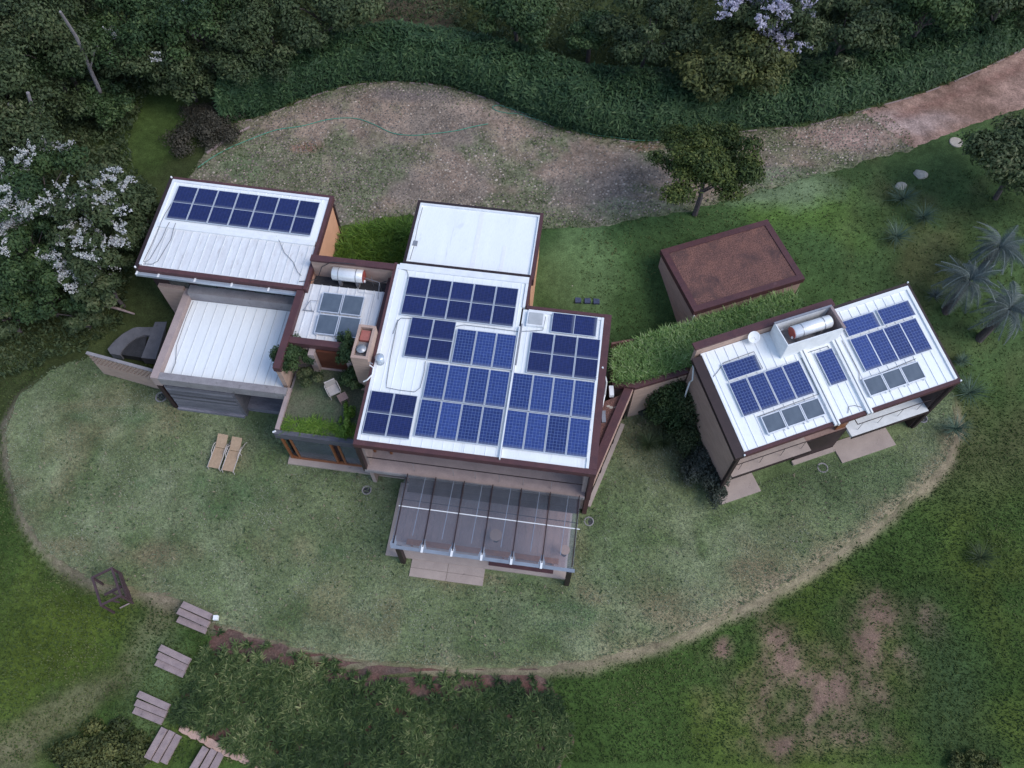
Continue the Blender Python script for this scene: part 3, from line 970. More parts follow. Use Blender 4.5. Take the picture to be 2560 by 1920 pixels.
def seams(parent, a0, a1, b0, b1, step, zf, mat, w_=.03, h_=.018, off=0.0):
    a = a0 + off
    while a < a1 - .05:
        MB().sbox(a - w_ / 2, a + w_ / 2, b0, b1, lambda x, y: zf(x, y) - .002, lambda x, y: zf(x, y) + h_).build('seam', mat, parent)
        a += step


# ------------------------------------------------------------------ main house
H = thing('main_house', 'two storey main house with white roof full of solar panels and reddish brown fascia', 'house', MF, (5.6, 4.5, 0))
rt = lambda x, y: zM(x, y)
wl = MB()
wl.box(.12, .32, .15, 10.0, 0, 5.25).box(11.0, 11.22, .15, 8.3, 0, 5.2)
wl.box(.32, 11.0, 1.5, 1.66, 2.4, 5.25).box(.32, 7.1, 9.8, 10.0, 0, 5.6).box(6.95, 11.0, 8.1, 8.3, 0, 5.5).box(6.9, 7.1, 8.3, 9.8, 0, 5.5)
wl.build('wall', M['conc'], H)
gw = MB().box(1.9, 10.98, .35, .5, 0, 2.18).build('ground_floor_wall', M['dark'], H)
for i in range(6):
    p = MB().box(2.1 + i * 1.47, 3.4 + i * 1.47, .31, .345, .1, 2.1).build('window', M['winglass'], H)
    MB().box(2.03 + i * 1.47, 2.1 + i * 1.47, .28, .345, .05, 2.15).build('frame', M['wood'], p)
fl = MB().box(.1, 11.2, -.1, 1.5, 2.2, 2.38).build('balcony_floor', M['conc'], H)
MB().box(.1, 11.2, -.16, -.1, 2.12, 2.36).build('floor_edge', M['concgrey'], fl)
MB().tube([(.3, .12, 3.42), (11.0, .1, 3.42)], .028).build('handrail', M['dark'], H)
for a in (2.6, 4.6, 5.7, 6.9, 8.1, 9.5):
    MB().tube([(a, .12, 2.39), (a, .12, 3.40)], .012, 5).build('rail_post', M['steel'], H)
for i in range(5):
    p = MB().box(.9 + i * 2.05, 2.55 + i * 2.05, 1.46, 1.495, 2.45, 4.7).build('upper_window', M['winglass'], H)
    MB().box(.84 + i * 2.05, .9 + i * 2.05, 1.44, 1.495, 2.42, 4.75).build('frame', M['dark'], p)
rl = MB().sbox(.28, 6.93, .12, 9.95, lambda x, y: rt(x, y) - .14, rt).build('left_roof', M['roof'], H)
seams(rl, .28, 6.9, .13, 9.7, .505, zM, M['roof'], off=.42)
rr = MB().sbox(7.02, 11.0, .12, 8.2, lambda x, y: rt(x, y) - .14, lambda x, y: rt(x, y)).build('right_roof', M['roof'], H)
seams(rr, 7.02, 10.9, .6, 8.0, .505, zM, M['roof'], off=.35)
fa = MB()
fa.sbox(0, 11.5, -.14, .12, lambda x, y: zM(x, 0) - .30, lambda x, y: zM(x, 0) + .05)
fa.build('front_fascia', M['brown'], H)
MB().sbox(-.02, .14, .12, 10.1, lambda x, y: zM(x, y) - .28, lambda x, y: zM(x, y) + .05).build('left_fascia', M['brown'], H)
MB().sbox(11.14, 11.5, .12, 8.42, lambda x, y: zM(x, y) - .30, lambda x, y: zM(x, y) + .06).build('right_fascia', M['brown'], H)
MB().sbox(7.16, 11.14, 8.24, 8.42, lambda x, y: zM(x, y) - .30, lambda x, y: zM(x, y) + .05).build('back_fascia', M['brown'], H)
MB().sbox(7.1, 7.22, 8.42, 10.1, lambda x, y: zM(x, y) - .30, lambda x, y: zM(x, y) + .05).build('back_fascia', M['brown'], H)
MB().sbox(.14, .27, .13, 10.0, lambda x, y: zM(x, y) - .1, lambda x, y: zM(x, y) + .07).build('flashing', M['trim'], H)
MB().sbox(.28, 7.09, 9.72, 10.08, lambda x, y: zM(x, y) - .1, lambda x, y: zM(x, y) + .08).build('flashing', M['trim'], H)
MB().sbox(6.95, 7.09, 8.3, 9.71, lambda x, y: zM(x, y) - .1, lambda x, y: zM(x, y) + .07).build('flashing', M['trim'], H)
MB().sbox(11.0, 11.13, .13, 8.2, lambda x, y: zM(x, y) - .1, lambda x, y: zM(x, y) + .075).build('flashing', M['trim'], H)
MB().sbox(7.3, 10.99, 8.06, 8.2, lambda x, y: zM(x, y) - .1, lambda x, y: zM(x, y) + .07).build('flashing', M['trim'], H)
MB().sbox(6.945, 7.005, .0, 7.1, lambda x, y: zM(x, y) - .05, lambda x, y: zM(x, y) + .17).build('roof_gutter', M['trim'], H)
MB().sbox(7.02, 7.10, 5.0, 7.3, lambda x, y: zM(x, y) - .05, lambda x, y: zM(x, y) + .11).build('roof_gutter_edge', M['steel'], H)
for a in (.0, 11.28):
    MB().box(a, a + .2, -.12, .11, 2.1, 5.1).build('post', M['dark'] if a == 0 else M['brown'], H)
MB().box(11.24, 11.46, -.1, 8.3, 0, 5.06).build('side_wall', M['brown'], H)
sk = MB().sbox(7.28, 8.16, 7.22, 8.04, lambda x, y: zM(x, y) - .02, lambda x, y: zM(x, y) + .17).build('skylight', M['trim'], H)
MB().sbox(7.36, 8.08, 7.3, 7.96, lambda x, y: zM(x, y) + .165, lambda x, y: zM(x, y) + .20).build('pane', pmat('frosted_pane', (.45, .46, .47), (.38, .39, .40), 2, .3, 20, .05, 0), sk)
# cables over the main roof
def cable(root, pts, r=.014, mat='greypipe', nm='cable'):
    return MB().tube(pts, r, 5).build(nm, M[mat], root)


zc = lambda a, b: (a, b, zM(a, b) + .06)
cable(H, [zc(.72, 5.9), zc(.8, 6.6), zc(.95, 6.85), zc(1.5, 6.9)])
cable(H, [zc(.82, 6.75), zc(.86, 4.6), zc(.95, 3.2), zc(1.0, 2.95), zc(1.6, 2.9), zc(2.4, 2.9), zc(2.62, 3.15), zc(2.66, 4.0), zc(2.62, 4.6)])
cable(H, [zc(3.8, 6.75), zc(4.2, 6.88), zc(5.4, 6.88), zc(6.9, 6.86), zc(7.6, 6.98), zc(8.15, 7.1), zc(8.2, 7.9)])
cable(H, [zc(.2, 9.75), zc(.7, 9.7), zc(.82, 9.45), zc(.86, 9.2)])
for b in (.9, 2.0, 3.0, 3.9, 4.8): MB().box(11.02, 11.12, b, b + .06, zM(0, b) + .076, zM(0, b) + .13).build('clip', M['whiteplain'], H)
# white pipe at the right fascia
MB().tube([(11.3, 5.4, zM(0, 5.4) + .1), (11.62, 5.3, 4.6), (11.66, 5.2, 3.4), (11.55, 4.3, 2.95)], .045, 8).build('drain_pipe', M['whiteplain'], H)

T_ = thing('roof_vent', 'small cylindrical glass roof vent beside the brick chimney', 'vent', MF, (.42, 4.3, zM(0, 4.3)))
MB().lathe([(.0, .0), (.2, .0), (.2, .42), (.0, .42)], (.42, 4.3, zM(0, 4.3)), 14).build('body', M['silver'], T_, True)
MB().lathe([(.0, .425), (.23, .425), (.23, .47), (.12, .52), (0, .55)], (.42, 4.3, zM(0, 4.3)), 14).build('cap', M['silver'], T_, True)

# ------------------------------------------------------------------ flat roofed block behind
B = thing('flat_roof_block', 'box shaped block with plain white flat roof and orange walls behind the main house', 'building', MF, (3.8, 12.4, 0))
MB().box(.45, 7.16, 10.12, 14.45, 0, 5.6).build('wall', M['orange'], B)
r = MB().box(.6, 7.05, 10.5, 14.36, 5.6, 5.72).build('roof', M['roof'], B)
for q in ((.34, .5, 10.12, 14.62), (7.12, 7.3, 10.12, 14.62)):
    MB().box(*q, 5.3, 5.84).build('rim', M['dark'] if q[0] < 1 else M['brown'], B)
MB().box(.5, 7.12, 14.46, 14.62, 5.3, 5.84).build('rim', M['dark'], B)
MB().box(.5, 7.12, 10.14, 10.3, 5.3, 6.0).build('rim', M['dark'], B)
for q in ((.5, .6, 10.3, 14.46), (7.05, 7.12, 10.3, 14.46), (.6, 7.05, 14.36, 14.46)):
    MB().box(*q, 5.6, 5.83).build('flashing', M['trim'], B)
MB().box(3.85, 4.1, 10.4, 14.3, 5.722, 5.730).build('roof_strip', M['whiteplain'], r)
MB().box(5.4, 5.6, 10.4, 12.2, 5.722, 5.730).build('roof_strip', M['whiteplain'], r)
MB().box(.62, .85, 11.55, 11.85, 5.722, 5.80).build('drain_box', M['steel'], B)
cable(B, [(.66, 14.2, 5.75), (.64, 13, 5.75), (.68, 11.9, 5.75)], .012)
cable(B, [(.7, 11.5, 5.75), (.66, 10.6, 5.75)], .012)

# ------------------------------------------------------------------ rear left wing
B = thing('rear_wing', 'rear left wing with seven solar panels, white seamed roof and a silver front gutter', 'building', MF, (-9.1, 11.4, 0))
zl = lambda x, y: zN(x, y)
MB().box(-13.55, -4.72, 8.75, 14.3, 0, 5.1).build('wall', M['dark'], B)
MB().box(-4.72, -4.58, 8.75, 14.3, 0, 5.06).build('side_wall', M['orange'], B)
MB().box(-4.60, -4.5, 14.25, 14.4, 0, 5.0).build('corner_post', M['dark'], B)
ru = MB().sbox(-13.6, -4.66, 11.36, 14.3, lambda x, y: zl(x, y) - .15, zl).build('upper_roof', M['roof'], B)
rlw = MB().sbox(-13.6, -4.66, 8.55, 11.06, lambda x, y: zl(x, y) - .17, lambda x, y: zl(x, y) - .03).build('lower_roof', M['roof_old'], B)
seams(rlw, -13.6, -4.7, 8.6, 11.02, .46, lambda x, y: zl(x, y) - .03, M['seamline'], .03, .035, off=.3)
seams(ru, -13.6, -4.7, 13.95, 14.2, .46, zl, M['roof'], off=.3)
MB().sbox(-13.45, -4.72, 11.06, 11.36, lambda x, y: zl(x, y) - .15, lambda x, y: zl(x, y) + .07).build('roof_step', M['trim'], B)
for q, m in (((-13.82, -13.62, 8.3, 14.5), 'dark'), ((-4.66, -4.46, 8.3, 14.5), 'brown')):
    MB().sbox(*q, lambda x, y: zl(x, y) - .3, lambda x, y: zl(x, y) + .05).build('fascia', M[m], B)
MB().sbox(-13.62, -4.66, 14.32, 14.5, lambda x, y: zl(x, y) - .3, lambda x, y: zl(x, y) + .05).build('fascia', M['brown'], B)
MB().sbox(-13.62, -4.66, 8.3, 8.54, lambda x, y: zl(x, y) - .3, lambda x, y: zl(x, y) - .02).build('fascia', M['brown'], B)
MB().sbox(-13.61, -13.46, 8.56, 14.31, lambda x, y: zl(x, y) - .12, lambda x, y: zl(x, y) + .075).build('flashing', M['trim'], B)
MB().sbox(-13.45, -4.67, 14.16, 14.31, lambda x, y: zl(x, y) - .12, lambda x, y: zl(x, y) + .07).build('flashing', M['trim'], B)
g = MB().sbox(-13.8, -4.9, 8.10, 8.28, lambda x, y: zl(x, 8.3) - .42, lambda x, y: zl(x, 8.3) - .26).build('front_gutter', M['silver'], B)
for a in (-13.78, -12.6, -10.6, -8.6, -6.6): MB().box(a, a + .09, 8.08, 8.5, zl(a, 8.3) - .258, zl(a, 8.3) - .235).build('bracket', M['whiteplain'], g)
for i in range(5):
    MB().box(-12.6 + i * 1.6, -11.5 + i * 1.6, 8.71, 8.745, 3.4, 4.6).build('window', M['winglass'], B)
zn = lambda a, b: (a, b, zN(a, b) + .03)
cable(B, [zn(-13.05, 13.4), zn(-13.3, 12), (-13.32, 11.35, zN(-13, 11) + .09), (-13.3, 11.05, zN(-13, 11) + .09), zn(-13.35, 10), zn(-13.45, 8.8)])
cable(B, [(-12.85, 11.4, zN(-12.8, 11.4) + .09), (-12.9, 11.05, zN(-13, 11) + .09), zn(-12.95, 10.4), zn(-13.15, 9), zn(-13.3, 8.75), zn(-13.45, 8.75)])
cable(B, [(-12.5, 11.4, zN(-12.8, 11.4) + .09), (-12.5, 11.05, zN(-13, 11) + .09), zn(-12.45, 10.4), zn(-12.7, 8.9), zn(-12.95, 8.66), zn(-13.4, 8.62)])
cable(B, [zn(-6.9, 11.4), (-6.6, 11.0, zN(-6, 11) + .09), zn(-6.2, 10.4), zn(-5.6, 9.9), zn(-5.2, 9.3), zn(-4.95, 9.1)])
for b in (8.32, 14.4):
    MB().lathe([(0, 0), (.05, .0), (.05, .08), (0, .1)], (-13.72, b, zN(-13.7, b) + .06), 8).build('corner_cap', M['whiteplain'], B)

# ------------------------------------------------------------------ left wing
B = thing('left_wing', 'low left wing with white seamed roof inside stained concrete parapets and grey board front', 'building', MF, (-8.2, 5.9, 0))
zw = lambda x, y: 3.02 + .01 * (y - 3)
MB().box(-11.55, -4.7, 4.35, 8.75, 0, 2.85).build('wall', M['conc'], B)
rw = MB().sbox(-11.45, -4.95, 3.42, 8.2, lambda x, y: zw(x, y) - .12, zw).build('roof', M['roof'], B)
seams(rw, -11.4, -5.0, 3.45, 8.15, .56, zw, M['seamline'], .03, .03, off=.35)
MB().box(-11.85, -11.47, 3.0, 8.8, 2.6, 3.42).build('parapet', M['conc'], B)
MB().box(-11.47, -4.62, 3.0, 3.4, 2.75, 3.38).build('parapet', M['concgrey'], B)
MB().box(-11.47, -4.7, 8.22, 8.8, 2.6, 3.75).build('parapet', M['concgrey'], B)
MB().box(-13.3, -11.86, 8.5, 8.74, 0, 3.6).build('return_wall', M['brickwall'], B)
MB().box(-11.78, -11.55, 2.96, 3.3, 0, 2.6).build('corner_post', M['dark'], B)
for i in range(12):
    z0 = .22 + i * .2
    MB().box(-11.45 + .004 * i, -7.75, 2.98 + .006 * (i % 3), 3.06 + .006 * (i % 3), z0, z0 + .185).build('board', M['greywood'], B)
MB().box(-11.5, -7.7, 2.86, 3.2, 0, .2).build('plinth', M['greywood'], B)
MB().box(-7.76, -7.6, 3.0, 4.3, 0, 2.6).build('reveal', M['greywood'], B)
MB().box(-11.4, -7.8, 3.12, 4.3, .1, 2.5).build('core', M['dark'], B)
p = MB().box(-7.55, -4.8, 4.28, 4.34, .5, 2.6).build('window', M['winglass'], B)
for a in (-7.5, -6.6, -5.75, -4.9): MB().box(a, a + .09, 4.18, 4.275, .5, 2.6).build('mullion', M['wood'], p)
MB().box(-7.55, -4.8, 4.16, 4.275, .42, .5).build('rail', M['wood'], p)
MB().box(-7.6, -4.75, 3.35, 4.3, 0, .4).build('sill', M['greywood'], B)
cable(B, [(-11.3, 8.1, 3.12), (-11.33, 7, 3.12), (-11.28, 5.2, 3.1), (-11.0, 4.2, 3.08), (-11.02, 3.5, 3.08)], .012)

# ------------------------------------------------------------------ water heater annex
B = thing('heater_annex', 'annex with rusty white roof, brown beams and four water heating collectors', 'building', MF, (-2.4, 7.4, 0))
MB().box(-4.6, -.05, 5.12, 9.75, 0, 4.6).build('wall', M['brickwall'], B)
rh = MB().sbox(-4.6, -.36, 5.45, 8.9, lambda x, y: zH(x, y) - .14, zH).build('roof', M['roof_old'], B)
seams(rh, -4.6, -.4, 5.46, 8.9, .47, zH, M['roof_old'], .04, .045, off=.3)
MB().box(-4.44, -.36, 8.91, 9.66, 4.4, 4.66).build('trough', M['black'], B)
bp = MB().box(-4.44, .0, 9.67, 9.85, 4.4, 5.96).build('back_parapet', M['brickwall'], B)
MB().box(-4.45, .05, 9.62, 9.98, 5.962, 6.10).build('cap', M['brown'], bp)
MB().box(-4.98, -4.61, 3.5, 8.26, 4.84, 5.2).build('left_beam', M['brown'], B)
MB().box(-4.61, -.9, 5.08, 5.44, 4.8, 5.16).build('front_beam', M['brown'], B)
MB().box(-.36, -.04, 5.9, 9.6, 4.86, 5.3).build('right_beam', M['brown'], B)
MB().box(-4.92, -4.68, 3.55, 5.12, 2.9, 4.83).build('side_wall', M['brickwall'], B)
MB().box(-3.25, -1.75, 5.0, 5.115, 3.0, 4.7).build('door', M['doorwood'], B)
MB().box(-3.6, -3.28, 4.72, 5.115, 2.96, 4.75).build('pilaster', M['conc'], B)
MB().box(-1.72, -1.45, 4.85, 5.115, 2.96, 4.75).build('pilaster', M['conc'], B)
MB().box(-3.28, -1.72, 4.9, 5.115, 2.97, 3.06).build('threshold', M['conc'], B)
cable(B, [(-4.9, 8.6, 5.5), (-4.5, 8.9, 5.2), (-4.2, 9.3, 4.9), (-3.9, 9.6, 5.6), (-3.3, 9.6, 6.14), (-2.0, 9.65, 6.13)], .022, 'black')
cable(B, [(-4.4, 9.1, 4.75), (-3.7, 9.3, 4.8), (-3.2, 9.35, 5.0), (-1.6, 9.35, 5.2), (-.9, 9.3, 5.05), (-.3, 9.4, 5.34)], .022, 'black')
for pts in ([(-1.2, 9.4, 4.66), (-1.2, 9.4, 5.5)], [(-.7, 9.1, 4.66), (-.7, 9.1, 5.5), (-1.6, 9.3, 5.5)], [(-.7, 8.4, 4.95), (-.7, 9.1, 5.5)]):
    cable(B, pts, .015, 'steel', 'stay')
cable(B, [(-1.9, 8.95, 5.0), (-1.8, 8.7, 5.02), (-.9, 8.65, 5.02), (-.85, 6.6, 4.96), (-1.2, 6.3, 4.96)], .016, 'trim', 'water_pipe')

T_ = thing('antenna_bracket', 'thin folded metal bracket lying left of the collectors on the annex roof', 'bracket', MF, (-4.1, 7.4, zH(-4.1, 7.4)))
MB().tube([(-4.4, 7.25, zH(-4.4, 7.2) + .05), (-4.12, 7.7, zH(-4.1, 7.7) + .3), (-3.75, 7.85, zH(-3.8, 7.8) + .12)], .022, 5).build('arm', M['steel'], T_)
MB().tube([(-4.45, 7.22, zH(-4.4, 7.2) + .05), (-3.85, 7.22, zH(-3.8, 7.2) + .05)], .028, 5).build('base_bar', M['steel'], T_)
MB().tube([(-4.12, 7.7, zH(-4.1, 7.7) + .3), (-3.98, 7.24, zH(-4, 7.2) + .05)], .016, 5).build('stay', M['steel'], T_)


def water_tank(frame, a0, a1, b, z, r, label, sup):
    root = thing('water_tank', label, 'water tank', frame, ((a0 + a1) / 2, b, z - r))
    n = 20
    prof = [(0.0, 0), (r * .85, .0), (r, .05), (r, a1 - a0 - .05), (r * .85, a1 - a0), (0, a1 - a0)]
    m = MB().lathe(prof, (0, 0, 0), n)
    m.v = [(a0 + v[2], b + v[0], z + v[1]) for v in m.v]
    m.build('cylinder', M['tank'], root, True)
    e = MB().lathe([(0, 0), (r * .93, 0), (r * .93, .03), (0, .05)], (0, 0, 0), n)
    if label.startswith('white'):
        e.v = [(a1 + v[2] + .002, b + v[0], z + v[1]) for v in e.v]
    else:
        e.v = [(a0 - v[2] - .002, b + v[0], z + v[1]) for v in e.v]
    e.build('end_cap', M['red'], root)
    kx = a1 + .06 if label.startswith('white') else a0 - .06
    MB().box(kx - .05, kx + .05, b - r * .75, b - r * .45, z - r * .5, z - r * .2).build('valve', M['whiteplain'], root)
    for t in (.22, .78):
        bd = MB().lathe([(r + .012, -.02), (r + .012, .02), (r, .02), (r, -.02)], (0, 0, 0), n)
        bd.v = [(a0 + (a1 - a0) * t + v[2], b + v[0], z + v[1]) for v in bd.v]
        bd.build('strap', M['steel'], root)
        a = a0 + (a1 - a0) * t
        MB().box(a - .08, a + .08, b - r * .7, b + r * .7, sup, z - r * .72).build('support', M['concgrey'], root)
    return root


water_tank(MF, -3.3, -1.62, 9.42, 5.42, .36, 'white water tank with red end on blocks behind the annex collectors', 4.67)

# ------------------------------------------------------------------ glass room with roof garden
B = thing('garden_room', 'glazed garden room with wooden posts and a planted terrace on its roof', 'building', MF, (-2.3, 3.4, 0))
MB().box(-4.6, -.02, 1.1, 5.1, 2.62, 2.96).build('roof_slab', M['concgrey'], B)
MB().box(-4.46, -.05, 1.12, 4.88, 2.962, 3.03).build('terrace_lawn', pmat('terrace_grass', (.075, .105, .055), (.12, .115, .075), .9, .95, 14, .5, .6), B)
MB().box(-4.70, -4.48, 1.11, 3.5, 2.55, 3.2).build('left_parapet', M['conc'], B)
MB().box(-4.72, -.05, .86, 1.1, 2.62, 3.12).build('front_beam', M['greywood'], B)
MB().box(-4.62, 1.75, .52, 1.05, 0, .16).build('plinth', M['slab'], B)
MB().box(-4.5, -.3, 4.7, 5.0, 0, 2.6).build('back_wall', M['conc'], B)
MB().box(-4.5, 1.7, 1.1, 4.7, .02, .12).build('floor', M['deck'], B)
for a in (-4.5, -4.05, -1.95, -1.55, .35, 1.2):
    MB().box(a, a + .11, .86, .98, .17, 2.6).build('mullion', M['wood'], B)
MB().box(-4.5, 1.75, .84, .97, .165, .30).build('bottom_rail', M['wood'], B)
for a0, a1 in ((-3.92, -1.97), (-1.42, .33)):
    MB().box(a0, a1, .90, .93, .31, 2.6).build('pane', M['pergglass'], B)
MB().box(-4.5, -4.4, 1.1, 4.2, .17, 2.6).build('side_glass', M['winglass'], B)
for a in (-4.66, ):
    MB().tube([(a - .12, .95, 3.1), (a + .02, 1.0, 3.16)], .05, 8).build('spout', M['whiteplain'], B)

B = thing('chimney', 'stained concrete chimney block with terracotta lid and round steel cowl', 'chimney', MF, (-.48, 4.9, 3.0))
mb = MB()
for q in ((-.9, -.05, 3.95, 4.1), (-.9, -.05, 5.74, 5.88), (-.9, -.77, 4.1, 5.74), (-.18, -.05, 4.1, 5.74)): mb.box(*q, 2.9, 6.4)
mb.build('shaft', M['brickwall'], B)
MB().box(-.77, -.18, 4.1, 5.74, 2.9, 6.12).build('top', M['concgrey'], B)
MB().box(-.72, -.24, 5.05, 5.62, 6.122, 6.30).build('lid', M['redpale'], B)
MB().lathe([(0, 6.12), (.17, 6.12), (.17, 6.36), (.25, 6.36), (.24, 6.43), (0, 6.47)], (-.48, 4.5, 0), 16).build('cowl', M['steel'], B, True)
MB().tube([(-.03, 4.0, 6.05), (.16, 3.92, 6.05)], .03, 6).build('spout', M['steel'], B)
MB().tube([(.0, 3.9, 5.95), (.2, 3.8, 5.9), (.22, 3.45, 5.85), (.0, 3.2, 5.7), (-.2, 3.15, 5.55)], .035, 6).build('pipe', M['whiteplain'], B)

# ------------------------------------------------------------------ pergola
B = thing('glass_pergola', 'glass roofed pergola on dark posts in front of the main house', 'pergola', MF, (6.6, -2.1, 0))
zp = lambda x, y: 2.44 + .02 * (y + 4)
MB().box(1.6, 10.75, -3.68, .28, 0, .14).build('terrace_floor', M['slab'], B)
for i in range(24):
    a = 1.9 + i * .365
    MB().box(a, a + .35, -2.9 if i < 13 else -3.2, .2, .141, .155).build('floor_board', M['deck'], B)
MB().box(6.85, 10.1, -3.5, -3.25, .141, .18).build('door_mat', M['brown'], B)
for a in (2.45, 10.72):
    MB().box(a, a + .24, -3.98, -3.72, 0, 2.3).build('post', M['dark'], B)
MB().box(2.3, 10.98, -3.9, -3.78, 2.3, 2.40).build('front_beam', M['concgrey'], B)
ax = [2.30 + i * 1.435 for i in range(7)]
for a in ax:
    MB().beam((a + .02, -3.72, zp(a, -3.75) + .05), (a + .02, -.14, zp(a, -.18) + .05), .05, .05).build('rafter', M['dark'], B)
for i in range(6):
    for y0, y1 in ((-3.98, -1.86), (-1.80, -.2)):
        pn = MB().sbox(ax[i] + (.0 if i else -.08), ax[i + 1] - .012 + (.1 if i == 5 else 0), y0, y1, lambda x, y: zp(x, y) + .002, lambda x, y: zp(x, y) + .014).build('glass_pane', M['pergglass'], B)
for i in range(6):
    a = ax[i]
    mb = MB()
    for k in range(7):
        yy = -3.95 + k * .09; wd = .05 + .10 * math.exp(-((k - 2) / 2.2) ** 2)
        mb.sbox(a - wd, a + wd + .03, yy, yy + .09, lambda x, y: zp(x, y) + .0165, lambda x, y: zp(x, y) + .019)
    mb.build('dirt_film', M['grimy'], B)
MB().sbox(2.22, 11.08, -3.97, -3.80, lambda x, y: zp(x, y) + .021, lambda x, y: zp(x, y) + .024).build('dirt_film', M['grimy'], B)
MB().sbox(2.2, 11.12, -1.855, -1.815, lambda x, y: zp(x, y) + .015, lambda x, y: zp(x, y) + .05).build('joint_bar', M['whiteplain'], B)
for i in range(1, 6):
    MB().sbox(ax[i] - .05, ax[i] + .06, -4.0, -3.62, lambda x, y: zp(x, y) + .026, lambda x, y: zp(x, y) + .06).build('clamp', M['whiteplain'], B)
for i in range(6):
    MB().beam((ax[i] + .85, -3.2, zp(0, -3.2) - .05), (ax[i] + .92, -.2, zp(0, -.2) - .05), .03, .03).build('wire', M['alu'], B)
MB().box(2.4, 11.0, -.95, -.2, 2.18, 2.2).build('dark_strip', M['dark'], B)  # flat dark strip below the glass along the house side
for b in (-1.4,): MB().tube([(2.3, b, 2.28), (11, b - .05, 2.28)], .02, 5).build('tie', M['dark'], B)


def round_table(a, b, r, label):
    root = thing('round_table', label, 'table', MF, (a, b, .155), 'round tables under the pergola')
    MB().lathe([(0, .70), (r, .70), (r, .74), (0, .745)], (a, b, .155), 24).build('table_top', M['tabletop'], root)
    MB().tube([(a, b, .2), (a, b, .86)], .05, 8).build('pedestal', M['dark'], root)
    MB().lathe([(0, 0), (r * .55, 0), (r * .5, .05), (0, .06)], (a, b, .155), 14).build('foot', M['dark'], root)


q = MF.inv(P(900 + 1252 * .27125, 1150 + 690 * .27125, .88)); round_table(q[0], q[1], .31, 'larger round orange table under the middle of the pergola glass')
q = MF.inv(P(900 + 1888 * .27125, 1150 + 828 * .27125, .88)); round_table(q[0], q[1], .25, 'smaller round table near the right post of the pergola')
B = thing('timber_bench', 'long reddish timber bench inside the front edge of the pergola', 'bench', MF, (5.5, -3.05, .155))
MB().box(2.6, 10.3, -3.1, -2.82, .50, .56).build('seat', M['wood'], B)
for a in (2.8, 5.0, 7.5, 10.0): MB().box(a, a + .08, -3.08, -2.84, .155, .498).build('leg', M['wood'], B)
B = thing('patio_step', 'pink sandstone slab step in front of the pergola', 'step', MF, (4.85, -4.1, 0))
for i in range(2):
    for j in range(2):
        MB().box(2.98 + i * 1.87, 4.83 + i * 1.87, -4.56 + j * .45, -4.125 + j * .45, -.02, .08).build('slab', M['slab'], B)

# ------------------------------------------------------------------ garden corridor, corner annex, garage
CZ = 3.1
mcor = MF.w(11.46, .4); mcor2 = MF.w(11.46, 5.6)
tip = P(1440 + 620 * .2291, 880 + 395 * .2291, CZ)
B = thing('corner_annex', 'triangular glazed annex with reddish soil roof wedged beside the main house', 'building', WF, (5.0, 19.3, -.5))
A0 = np.array(MF.w(11.48, .35)); A1 = np.array(MF.w(11.48, 5.0)); T0 = tip
dv = (T0 - A0)[:2]; dv /= np.linalg.norm(dv); nv = np.array([-dv[1], dv[0]])
inn = lambda p, d: np.array([p[0] + nv[0] * d, p[1] + nv[1] * d])
MB().prism([A0[:2], T0[:2], A1[:2]], 2.5, 2.8).build('roof_soil', M['terra'], B)
cap_ = [A0[:2], T0[:2], inn(T0, .42) - dv * .1, inn(A0, .42) + dv * .75]
MB().prism(cap_, 2.5, 3.0).build('cap_beam', M['brown'], B)
MB().prism([A0[:2] - nv * .04, T0[:2] - nv * .04, T0[:2] - nv * .003, A0[:2] - nv * .003], 2.42, 2.98).build('cap_edge', M['edging'], B)
gl = MB().prism([inn(A0, .12) + dv * .2, inn(T0, .12) - dv * .1, inn(T0, .16) - dv * .1, inn(A0, .16) + dv * .2], -.6, 2.49).build('glass_wall', M['winglass'], B)
for t in (.02, .34, .66, .97):
    q = A0[:2] + (T0 - A0)[:2] * t
    MB().prism([q + nv * .02, q + dv * .1 + nv * .02, q + dv * .1 + nv * .115, q + nv * .115], -.6, 2.49).build('mullion', M['dark'], B)
q0 = A0[:2] - nv * .16; q1 = T0[:2] - nv * .16
MB().prism([q0, q1 - dv * .6, q1 - dv * .6 + nv * .22, q0 + nv * .22], -.7, .06).build('plinth', M['slab'], B)
T_ = thing('floor_lamp_box', 'white wall lamp box on the triangular soil roof beside the main house', 'lamp', WF, tuple(P(1440 + 385 * .2291, 880 + 500 * .2291, 2.8)))
q = P(1440 + 385 * .2291, 880 + 500 * .2291, 2.8); t2 = P(1440 + 372 * .2291, 880 + 440 * .2291, 3.2)
MB().box(q[0] - .07, q[0] + .07, q[1] - .05, q[1] + .1, 2.8, 2.9).build('foot', M['dark'], T_)
MB().box(q[0] - .12, q[0] + .11, q[1] - .02, q[1] + .55, 2.9, 3.12).build('housing', M['whiteplain'], T_)
T_ = thing('chimney_flue', 'grey metal flue lying on the soil roof near the white lamp box', 'flue', WF, tuple(P(1440 + 300 * .2291, 880 + 720 * .2291, 2.8)))
q = P(1440 + 300 * .2291, 880 + 720 * .2291, 2.8)
MB().box(q[0] - .1, q[0] + .1, q[1] - .3, q[1] + .3, 2.802, 2.95).build('duct', M['steel'], T_)
MB().box(q[0] - .12, q[0] + .12, q[1] + .3, q[1] + .34, 2.802, 2.97).build('flange', M['steel'], T_)


